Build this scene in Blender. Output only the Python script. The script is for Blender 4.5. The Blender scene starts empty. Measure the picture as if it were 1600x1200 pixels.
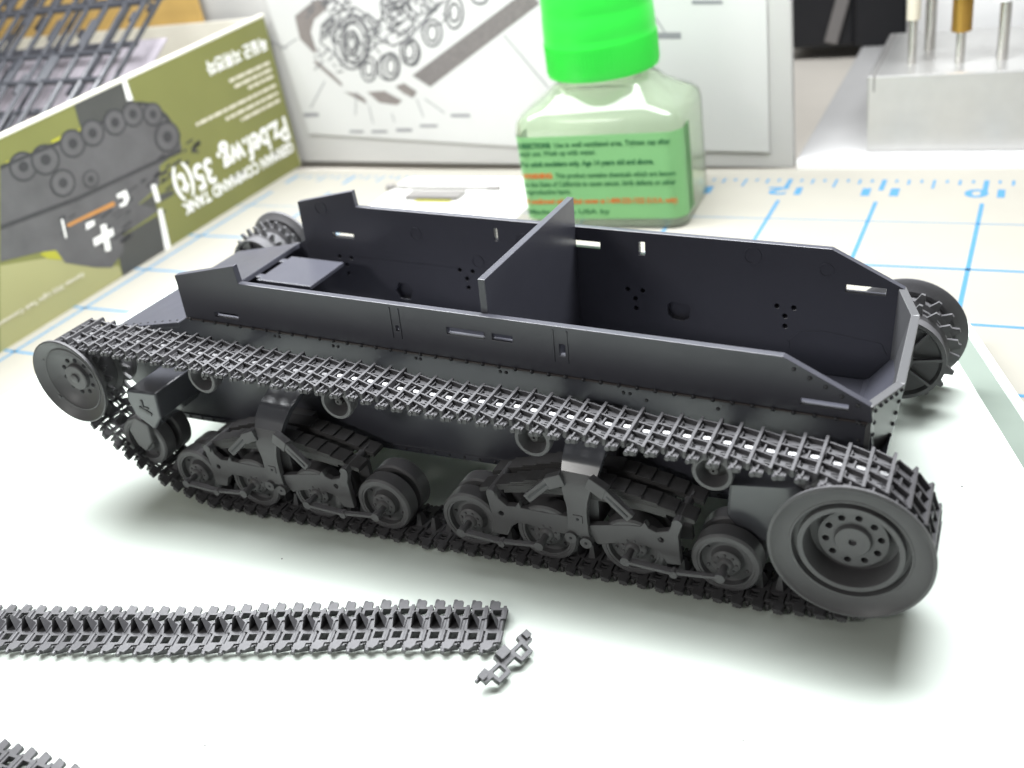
import bpy, bmesh, math, random
from math import sin, cos, pi, radians
from mathutils import Vector, Matrix, noise
from mathutils.geometry import tessellate_polygon
random.seed(7)
sc = bpy.context.scene
col = sc.collection
sc.unit_settings.scale_length = 0.01          # one unit is one centimetre

# ------------------------------------------------------------------ camera
CAM = (13.2973, -11.3279, 10.2073); YAW, PITCH, ROLL, FPX = -0.5317, -0.5285, -0.1859, 1561.68
fwd = Vector((sin(YAW)*cos(PITCH), cos(YAW)*cos(PITCH), sin(PITCH)))
rt = Vector((cos(YAW), -sin(YAW), 0)); up = rt.cross(fwd)
r2 = rt*cos(ROLL) + up*sin(ROLL); u2 = -rt*sin(ROLL) + up*cos(ROLL)
cd = bpy.data.cameras.new('camera'); cam = bpy.data.objects.new('camera', cd); col.objects.link(cam)
cam.matrix_world = Matrix(((r2.x, u2.x, -fwd.x, CAM[0]), (r2.y, u2.y, -fwd.y, CAM[1]), (r2.z, u2.z, -fwd.z, CAM[2]), (0, 0, 0, 1)))
cd.sensor_fit = 'HORIZONTAL'; cd.sensor_width = 36; cd.lens = FPX/1600*36
cd.clip_start = 0.1; cd.clip_end = 500
cd.dof.use_dof = True; cd.dof.focus_distance = 15.6; cd.dof.aperture_fstop = 0.23
sc.camera = cam

# ------------------------------------------------------------------ world and lamps
w = bpy.data.worlds.new('World'); sc.world = w; w.use_nodes = True
bg = w.node_tree.nodes['Background']; bg.inputs[0].default_value = (1.0, 0.985, 0.955, 1); bg.inputs[1].default_value = 0.12
def tube_lamp(x, y, z, aim, power, sx, sy):
    ld = bpy.data.lights.new('desk_lamp_tube', 'AREA'); ld.shape = 'RECTANGLE'; ld.size = sx; ld.size_y = sy
    ld.energy = power; ld.color = (0.95, 0.975, 1.0)
    o = bpy.data.objects.new('desk_lamp_tube', ld); col.objects.link(o); o.location = (x, y, z)
    o.rotation_euler = (Vector(aim)-Vector((x, y, z))).to_track_quat('-Z', 'Y').to_euler()
tube_lamp(0.0, 6.5, 22, (1, 2.0, 0), 14200, 40, 6.0)
tube_lamp(0.0, 11.0, 22, (1, 3.0, 0), 14200, 40, 6.0)
glint_ld = bpy.data.lights.new('front_glint_lamp', 'AREA'); glint_ld.shape = 'RECTANGLE'; glint_ld.size = 12; glint_ld.size_y = 2.5; glint_ld.energy = 4500; glint_ld.color = (1.0, 0.985, 0.95)  # unseen lamp added low in front for fill and strap glints
co = bpy.data.objects.new('front_glint_lamp', glint_ld); col.objects.link(co); co.location = (-13, -38, 27); co.rotation_euler = (Vector((3, 0, 0))-co.location).to_track_quat('-Z', 'Y').to_euler()
sc.view_settings.view_transform = 'Standard'; sc.view_settings.look = 'None'
sc.view_settings.exposure = 0.15; sc.view_settings.gamma = 1.0
sc.cycles.max_bounces = 8

# ------------------------------------------------------------------ materials
def mat(name, c, rough=0.5, spec=0.5, var=0.08, scale=6.0, bump=0.0, bscale=60.0, metal=0.0, coat=0.0, rvar=0.0, trans=0.0, ior=1.45):
    m = bpy.data.materials.new(name); m.use_nodes = True
    nt = m.node_tree; b = nt.nodes['Principled BSDF']; N = nt.nodes.new; L = nt.links.new
    tc = N('ShaderNodeTexCoord'); nz = N('ShaderNodeTexNoise'); nz.inputs['Scale'].default_value = scale; nz.inputs['Detail'].default_value = 5
    L(tc.outputs['Object'], nz.inputs['Vector'])
    mx = N('ShaderNodeMix'); mx.data_type = 'RGBA'
    mx.inputs[6].default_value = tuple(max(0, v*(1-var)) for v in c)+(1,); mx.inputs[7].default_value = tuple(min(1, v*(1+var)) for v in c)+(1,)
    L(nz.outputs['Fac'], mx.inputs[0]); L(mx.outputs[2], b.inputs['Base Color'])
    b.inputs['Roughness'].default_value = rough; b.inputs['Specular IOR Level'].default_value = spec
    b.inputs['Metallic'].default_value = metal; b.inputs['Coat Weight'].default_value = coat; b.inputs['IOR'].default_value = ior
    b.inputs['Transmission Weight'].default_value = trans
    if rvar:
        mr = N('ShaderNodeMapRange'); mr.inputs['To Min'].default_value = max(0, rough-rvar); mr.inputs['To Max'].default_value = rough+rvar
        n2 = N('ShaderNodeTexNoise'); n2.inputs['Scale'].default_value = scale*2.3; n2.inputs['Detail'].default_value = 6
        L(tc.outputs['Object'], n2.inputs['Vector']); L(n2.outputs['Fac'], mr.inputs['Value']); L(mr.outputs['Result'], b.inputs['Roughness'])
    if bump:
        nb = N('ShaderNodeTexNoise'); nb.inputs['Scale'].default_value = bscale; nb.inputs['Detail'].default_value = 4
        L(tc.outputs['Object'], nb.inputs['Vector']); bp = N('ShaderNodeBump'); bp.inputs['Strength'].default_value = bump; bp.inputs['Distance'].default_value = 0.02
        L(nb.outputs['Fac'], bp.inputs['Height']); L(bp.outputs['Normal'], b.inputs['Normal'])
    return m
M_hull = mat('grey_styrene', (0.060, 0.061, 0.076), 0.33, 0.8, 0.06, 1.5, 0.06, 40, rvar=0.06)
M_run = mat('matte_grey_styrene', (0.115, 0.113, 0.118), 0.42, 0.5, 0.10, 3, 0.10, 30, rvar=0.08)
M_trk = mat('track_styrene', (0.088, 0.086, 0.091), 0.42, 0.5, 0.15, 4, 0.10, 50, rvar=0.10)
M_seam = mat('lit_seam_edge', (0.080, 0.068, 0.066), 0.42)  # reddish seam; light caught on its edge put into a paler tone
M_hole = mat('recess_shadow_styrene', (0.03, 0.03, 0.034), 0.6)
M_shaded = mat('shaded_styrene', (0.065, 0.063, 0.064), 0.5, 0.4, 0.15, 4)  # darker copy of the running gear grey; shade under the track in colour
M_rivet = mat('rivet_styrene', (0.045, 0.045, 0.050), 0.35)
M_gloss = mat('cement_wet_styrene', (0.072, 0.073, 0.083), 0.20, 0.8, 0.06, 2, 0.0, 14, rvar=0.03)
M_end = mat('glossy_end_styrene', (0.095, 0.096, 0.100), 0.30, 1.0, 0.05, 2)
M_glint = mat('glint_styrene', (0.11, 0.11, 0.115), 0.16, 1.0, 0.05, 4)
M_glass = mat('green_plate_glass', (0.68, 0.74, 0.675), 0.40, 0.4, 0.03, 0.6)
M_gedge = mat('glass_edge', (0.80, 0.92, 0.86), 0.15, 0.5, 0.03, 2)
M_gdark = mat('glass_edge_shade', (0.22, 0.26, 0.225), 0.2, 0.5, 0.05, 2)  # dark reflection and shadow line at the glass edge, put into colour
M_mat = mat('cutting_mat_vinyl', (0.315, 0.30, 0.26), 0.55, 0.3, 0.05, 0.8, 0.05, 30)
M_blue = mat('blue_print', (0.065, 0.20, 0.34), 0.6, 0.2, 0.10, 3)
M_board = mat('white_board', (0.42, 0.415, 0.40), 0.6, 0.3, 0.03, 0.4)
M_paper = mat('white_paper', (0.50, 0.50, 0.485), 0.8, 0.2, 0.02, 0.5)
M_ink = mat('grey_ink', (0.13, 0.13, 0.135), 0.8, 0.1, 0.2, 3)
M_inklt = mat('pale_ink', (0.22, 0.22, 0.23), 0.8, 0.1, 0.1, 3)
M_band = mat('halftone_ink', (0.19, 0.17, 0.16), 0.8, 0.1, 0.35, 9)
M_olive = mat('olive_card', (0.155, 0.158, 0.048), 0.38, 0.5, 0.16, 0.35, rvar=0.05)
M_olvlt = mat('pale_olive_print', (0.29, 0.28, 0.13), 0.38, 0.5, 0.10, 0.5)
M_char = mat('charcoal_print', (0.055, 0.055, 0.052), 0.38, 0.5, 0.15, 1)
M_gprt = mat('grey_print', (0.085, 0.082, 0.085), 0.38, 0.5, 0.30, 1.6)
M_gprd = mat('dark_grey_print', (0.035, 0.034, 0.037), 0.38, 0.5, 0.3, 3)
M_yel = mat('yellow_green_print', (0.33, 0.32, 0.03), 0.38, 0.5, 0.1, 1)
M_orng = mat('orange_print', (0.42, 0.19, 0.05), 0.4, 0.5, 0.2, 2)
M_wprt = mat('white_print', (0.78, 0.77, 0.74), 0.4, 0.5, 0.03, 1)
M_cprt = mat('cream_print', (0.60, 0.56, 0.45), 0.4, 0.5, 0.05, 1)
M_card = mat('cream_card', (0.70, 0.67, 0.58), 0.75, 0.2, 0.04, 1)
M_sprue = mat('sprue_styrene', (0.050, 0.052, 0.060), 0.22, 0.9, 0.15, 2)
M_camo = mat('mottled_print', (0.30, 0.275, 0.30), 0.7, 0.2, 0.45, 0.8)
M_ochre = mat('ochre_card', (0.50, 0.33, 0.11), 0.7, 0.2, 0.12, 1)
M_cap = mat('green_cap_plastic', (0.03, 0.58, 0.05), 0.30, 0.5, 0.04, 1)
M_lab = mat('green_label', (0.18, 0.41, 0.165), 0.45, 0.4, 0.03, 1)
M_lprt = mat('label_print', (0.03, 0.13, 0.05), 0.6, 0.2)
M_lred = mat('label_red_print', (0.55, 0.14, 0.03), 0.6, 0.2)
M_clear = mat('clear_bottle', (0.86, 0.96, 0.80), 0.10, 0.5, 0.01, 1, trans=0.93, ior=1.40)
M_alu = mat('brushed_aluminium', (0.60, 0.595, 0.58), 0.34, 0.5, 0.08, 2, 0.05, 20, metal=0.75, rvar=0.08)
M_steel = mat('steel', (0.62, 0.60, 0.57), 0.25, 0.5, 0.1, 3, metal=0.9)
M_brass = mat('brass', (0.46, 0.27, 0.06), 0.28, 0.5, 0.1, 6, metal=0.8)
M_white = mat('white_plastic', (0.78, 0.78, 0.77), 0.4, 0.4, 0.02, 1)
M_shelf = mat('shelf_laminate', (0.46, 0.455, 0.45), 0.55, 0.3, 0.05, 0.4, rvar=0.05)
M_black = mat('black_plastic', (0.012, 0.012, 0.014), 0.5, 0.4, 0.2, 1)
M_dkgr = mat('dark_grey_plastic', (0.16, 0.15, 0.145), 0.5, 0.4, 0.1, 1)
M_rod = mat('dull_metal', (0.22, 0.21, 0.20), 0.4, 0.5, 0.1, 3)
M_wall = mat('white_wall', (0.76, 0.76, 0.75), 0.8, 0.2, 0.03, 0.2)
M_table = mat('table_laminate', (0.62, 0.58, 0.52), 0.6, 0.3, 0.06, 0.5)

# ------------------------------------------------------------------ geometry helpers
class G:
    """collects shapes, builds ONE mesh object"""
    def __init__(s): s.v = []; s.f = []; s.sm = []
    def add(s, v, f, smooth=False):
        o = len(s.v); s.v += [tuple(p) for p in v]; s.f += [tuple(i+o for i in q) for q in f]; s.sm += [smooth]*len(f); return s
    def box(s, lo, hi, M=None):
        (a, b, c), (d, e, g) = lo, hi
        v = [(a,b,c),(d,b,c),(d,e,c),(a,e,c),(a,b,g),(d,b,g),(d,e,g),(a,e,g)]
        if M is not None: v = [M @ Vector(p) for p in v]
        return s.add(v, [(0,3,2,1),(4,5,6,7),(0,1,5,4),(1,2,6,5),(2,3,7,6),(3,0,4,7)])
    def prism(s, poly, fn, d0, d1, holes=()):
        """poly in 2D, fn(u,v,d)->xyz"""
        loops = [list(poly)]+[list(h) for h in holes]
        flat = [q for l in loops for q in l]; n = len(flat)
        tri = tessellate_polygon([[Vector((x, y, 0)) for x, y in l] for l in loops])
        v = [fn(x, y, d0) for x, y in flat]+[fn(x, y, d1) for x, y in flat]
        f = []
        for t in tri:
            a, b, c = t[0], t[1], t[2]
            f.append((a, b, c)); f.append((n+c, n+b, n+a))
        o = 0
        for l in loops:
            m = len(l)
            for i in range(m): f.append((o+i, o+(i+1) % m, n+o+(i+1) % m, n+o+i))
            o += m
        return s.add(v, f)
    def lathe(s, prof, c, ax, seg=32, smooth=True, cap0=False, cap1=False):
        """prof list of (r,h) along axis ax from c"""
        ax = Vector(ax).normalized(); e1 = ax.orthogonal().normalized(); e2 = ax.cross(e1); c = Vector(c)
        v = []; f = []
        for r, h in prof:
            for k in range(seg):
                a = 2*pi*k/seg; v.append(c+ax*h+(e1*cos(a)+e2*sin(a))*r)
        for i in range(len(prof)-1):
            for k in range(seg):
                f.append((i*seg+k, i*seg+(k+1) % seg, (i+1)*seg+(k+1) % seg, (i+1)*seg+k))
        s.add(v, f, smooth)
        if cap0: s.add(v[:seg], [tuple(range(seg))])
        if cap1: s.add(v[-seg:], [tuple(range(seg))])
        return s
    def cyl(s, a, b, r, seg=12, r2=None, smooth=True):
        a = Vector(a); b = Vector(b); d = b-a
        return s.lathe([(r, 0), (r if r2 is None else r2, d.length)], a, d, seg, smooth, True, True)
    def bar(s, a, b, w, h, upv=(0, 0, 1)):
        a = Vector(a); b = Vector(b); d = (b-a); L = d.length; d.normalize(); y = Vector(upv).cross(d).normalized(); z = d.cross(y)
        M = Matrix(((d.x, y.x, z.x, a.x), (d.y, y.y, z.y, a.y), (d.z, y.z, z.z, a.z), (0, 0, 0, 1)))
        return s.box((0, -w/2, -h/2), (L, w/2, h/2), M)
    def dome(s, c, n, r, h, seg=8):
        return s.lathe([(r, 0), (r*.85, h*.55), (r*.45, h*.92), (0.001, h)], c, n, seg, True)
    def sheet(s, rows, th, smooth=False):
        """thick strip from rows of points (list of lists); th offset vector fn(i)"""
        n = len(rows[0]); v = [p for r in rows for p in r]; k = len(v)
        v2 = []
        for i, r in enumerate(rows):
            for p in r: v2.append(Vector(p)+Vector(th(i)))
        f = []; R_ = len(rows)
        for i in range(R_-1):
            for j in range(n-1):
                q = (i*n+j, i*n+j+1, (i+1)*n+j+1, (i+1)*n+j); f.append(q); f.append(tuple(k+t for t in reversed(q)))
        for i in range(R_-1):
            f.append((i*n, (i+1)*n, k+(i+1)*n, k+i*n)); f.append((i*n+n-1, k+i*n+n-1, k+(i+1)*n+n-1, (i+1)*n+n-1))
        for j in range(n-1):
            f.append((j, k+j, k+j+1, j+1)); e = (R_-1)*n; f.append((e+j, e+j+1, k+e+j+1, k+e+j))
        return s.add(v+v2, f, smooth)
    def mesh(s, name, m, fix=True):
        me = bpy.data.meshes.new(name); me.from_pydata([tuple(p) for p in s.v], [], s.f); me.materials.append(m)
        me.polygons.foreach_set('use_smooth', s.sm); bm = bmesh.new(); bm.from_mesh(me)
        bmesh.ops.recalc_face_normals(bm, faces=bm.faces) if fix else None; bm.to_mesh(me); bm.free()
        if any(s.sm): me.set_sharp_from_angle(angle=radians(38))
        return me
    def build(s, name, m, parent=None, bev=0.0, loc=None, seg=2, fix=True):
        o = bpy.data.objects.new(name, s.mesh(name, m, fix)); col.objects.link(o)
        if parent: o.parent = parent
        if loc: o.location = loc
        if bev:
            b = o.modifiers.new('bevel', 'BEVEL'); b.width = bev; b.segments = seg; b.limit_method = 'ANGLE'; b.angle_limit = radians(40)
        return o
def tag(o, label=None, cat=None, group=None, kind=None):
    if label: o['label'] = label
    if cat: o['category'] = cat
    if group: o['group'] = group
    if kind: o['kind'] = kind
    return o
def empty(name, loc=(0, 0, 0), rot=(0, 0, 0), parent=None):
    o = bpy.data.objects.new(name, None); col.objects.link(o); o.location = loc; o.rotation_euler = rot; o.empty_display_size = 0.3
    if parent: o.parent = parent
    return o
def inst(name, me, parent, M):
    o = bpy.data.objects.new(name, me); col.objects.link(o); o.parent = parent; o.matrix_local = M; return o
def copy_tree(o, parent=None):
    c = o.copy(); col.objects.link(c); c.parent = parent
    for ch in list(o.children): copy_tree(ch, c)
    return c
def text(body, size, M, m, parent, name, width=None, bold=0.0, ext=0.003, res=3):
    cu = bpy.data.curves.new('lettering', 'FONT'); cu.body = body; cu.size = size; cu.extrude = ext; cu.offset = bold; cu.resolution_u = res
    t = bpy.data.objects.new('lettering_tmp', cu); col.objects.link(t); bpy.context.view_layer.update()
    me = bpy.data.meshes.new_from_object(t.evaluated_get(bpy.context.evaluated_depsgraph_get())); bpy.data.objects.remove(t)
    xs = [v.co.x for v in me.vertices]
    if width and xs:
        x0, k = min(xs), width/(max(xs)-min(xs))
        for v in me.vertices: v.co.x = (v.co.x-x0)*k
    me.materials.clear(); me.materials.append(m)
    o = bpy.data.objects.new(name, me); col.objects.link(o); o.parent = parent; o.matrix_local = M; return o
def frame(o, x, y, z):
    return Matrix(((x[0], y[0], z[0], o[0]), (x[1], y[1], z[1], o[1]), (x[2], y[2], z[2], o[2]), (0, 0, 0, 1)))
def circ(cx, cy, rx, ry=None, n=14): 
    ry = rx if ry is None else ry
    return [(cx+rx*cos(2*pi*k/n), cy+ry*sin(2*pi*k/n)) for k in range(n)]
def rect(a, b, c, d): return [(a, b), (c, b), (c, d), (a, d)]
XZ = lambda u, v, d: (u, d, v)     # polygons in the x-z plane, thickness along y
YZ = lambda u, v, d: (d, u, v)
XY = lambda u, v, d: (u, v, d)
ART = {
  'charcoal': [[(8.74, 4.6), (10.68, 4.69), (10.84, 4.06), (10.37, 3.78), (9.39, 3.58), (8.67, 4.02)], [(10.6, 1.16), (11.23, 1.07), (11.16, 0.93), (10.53, 0.93)], [(9.38, 1.15), (10.38, 1.25), (10.31, 0.76), (9.3, 0.81)], [(8.36, 0.59), (10.23, 0.6), (10.12, -0.54), (8.14, -0.49)]],
  'dark': [[(5.75, 3.92), (8.34, 3.89), (10.36, 3.91), (11.05, 3.98), (11.62, 3.74), (11.99, 3.26), (12.27, 2.51), (12.17, 2.51), (11.87, 3.18), (11.5, 3.69), (11.05, 3.89), (10.39, 3.81), (8.35, 3.78), (5.71, 3.83)], [(5.03, 2.53), (7.66, 2.28), (12.08, 2.13), (12.07, 2.01), (9.45, 2.11), (7.6, 2.16), (4.97, 2.42)]],
  'grey': [[(5.73, 3.87), (6.15, 3.93), (8.45, 3.83), (10.53, 3.94), (11.31, 3.81), (11.88, 3.2), (12.19, 2.54), (12.12, 2.12), (11.0, 1.96), (10.73, 1.43), (9.67, 1.22), (10.39, 0.73), (8.7, 0.62), (8.47, 0.16), (7.87, -0.07), (7.35, 0.18), (6.44, 0.76), (6.31, 1.21), (5.77, 1.4), (4.58, 1.67)]],
  'light': [[(4.53, 1.58), (6.3, 1.04), (7.23, 0.24), (8.15, -0.14), (8.14, -0.49), (4.79, -0.5), (3.41, -0.57)]],
  'orange': [[(6.97, 1.72), (8.82, 1.66), (8.83, 1.53), (7.33, 1.62), (6.99, 1.62)]],
  'white': [[(10.7, 4.75), (10.87, 4.69), (10.86, 4.09), (10.63, 4.13)], [(10.39, 1.56), (10.58, 1.52), (10.53, 0.96), (10.34, 1.0)], [(10.31, 0.76), (10.49, 0.75), (10.29, -0.52), (10.02, -0.52)], [(8.04, 1.22), (8.26, 1.18), (8.07, 0.41), (7.87, 0.45)], [(7.62, 0.97), (8.43, 0.98), (8.38, 0.77), (7.57, 0.75)], [(7.59, 1.48), (7.92, 1.45), (7.85, 1.31), (7.52, 1.3)], [(9.01, 1.8), (9.41, 1.79), (9.41, 1.51), (9.21, 1.38), (8.95, 1.41), (8.98, 1.5), (9.18, 1.49), (9.22, 1.65), (8.99, 1.68)], [(6.85, 1.92), (6.92, 1.91), (6.81, 1.4), (6.74, 1.37)]],
  'yellow': [[(5.72, 3.85), (6.04, 3.97), (5.99, 3.45), (5.73, 3.39)], [(6.61, 3.93), (6.94, 3.91), (6.9, 3.65), (6.66, 3.63)], [(7.55, 3.97), (7.99, 3.99), (7.87, 3.47), (7.54, 3.47)], [(8.44, 3.94), (8.66, 3.95), (8.61, 3.77), (8.42, 3.75)], [(11.06, 3.83), (11.31, 3.81), (11.14, 3.39), (10.89, 3.41)], [(11.78, 3.36), (11.89, 3.23), (11.75, 3.12), (11.66, 3.21)], [(5.78, 1.34), (6.46, 1.36), (6.36, 0.89), (5.97, 1.11)]],
}
ARTWHEELS = [(6.4, 3.65, 0.62), (7.14, 3.57, 0.66), (8.2, 3.66, 0.62), (8.99, 3.7, 0.6), (9.91, 3.71, 0.6), (10.67, 3.71, 0.58), (11.43, 3.46, 0.55), (11.69, 2.65, 0.75), (7.38, 2.8, 0.6), (8.33, 2.55, 0.4)]
BANDS = [[(6.24, 2.19), (10.76, 4.59), (10.41, 5.02), (5.62, 2.59)], [(1.53, 3.18), (2.5, 2.29), (2.57, 2.38), (2.22, 2.76), (1.67, 3.24)], [(2.56, 2.1), (3.44, 1.64), (3.41, 1.83), (3.16, 2.02)], [(3.56, 2.07), (4.32, 2.09), (4.97, 1.74), (4.71, 1.59), (3.99, 1.69)], [(4.8, 2.23), (5.2, 2.34), (5.66, 2.03), (5.43, 1.82), (5.1, 1.98)], [(1.23, 4.76), (2.25, 5.23), (2.86, 5.24), (2.68, 4.91), (2.04, 4.6), (1.75, 4.2), (1.8, 3.54), (1.67, 3.48), (1.2, 3.99)]]
BEAML = [(6.32, 1.53), (6.42, 1.63), (6.5, 1.58), (6.53, 1.47), (6.66, 1.37), (6.81, 1.39), (6.87, 1.49), (6.9, 1.39), (7.31, 1.4), (7.66, 1.42), (7.67, 1.07), (7.28, 1.07), (6.99, 1.1), (6.82, 1.08), (6.71, 0.99), (6.63, 0.79), (6.4, 0.77), (6.38, 1.18)]
BEAMR = [(7.99, 1.34), (8.56, 1.49), (8.8, 1.53), (8.86, 1.61), (8.91, 1.52), (9.03, 1.48), (9.21, 1.55), (9.29, 1.77), (9.39, 1.8), (9.4, 1.66), (9.35, 1.49), (9.39, 0.97), (9.19, 0.94), (9.05, 1.15), (8.84, 1.19), (8.41, 1.12), (8.13, 1.01), (7.97, 1.19)]
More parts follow.
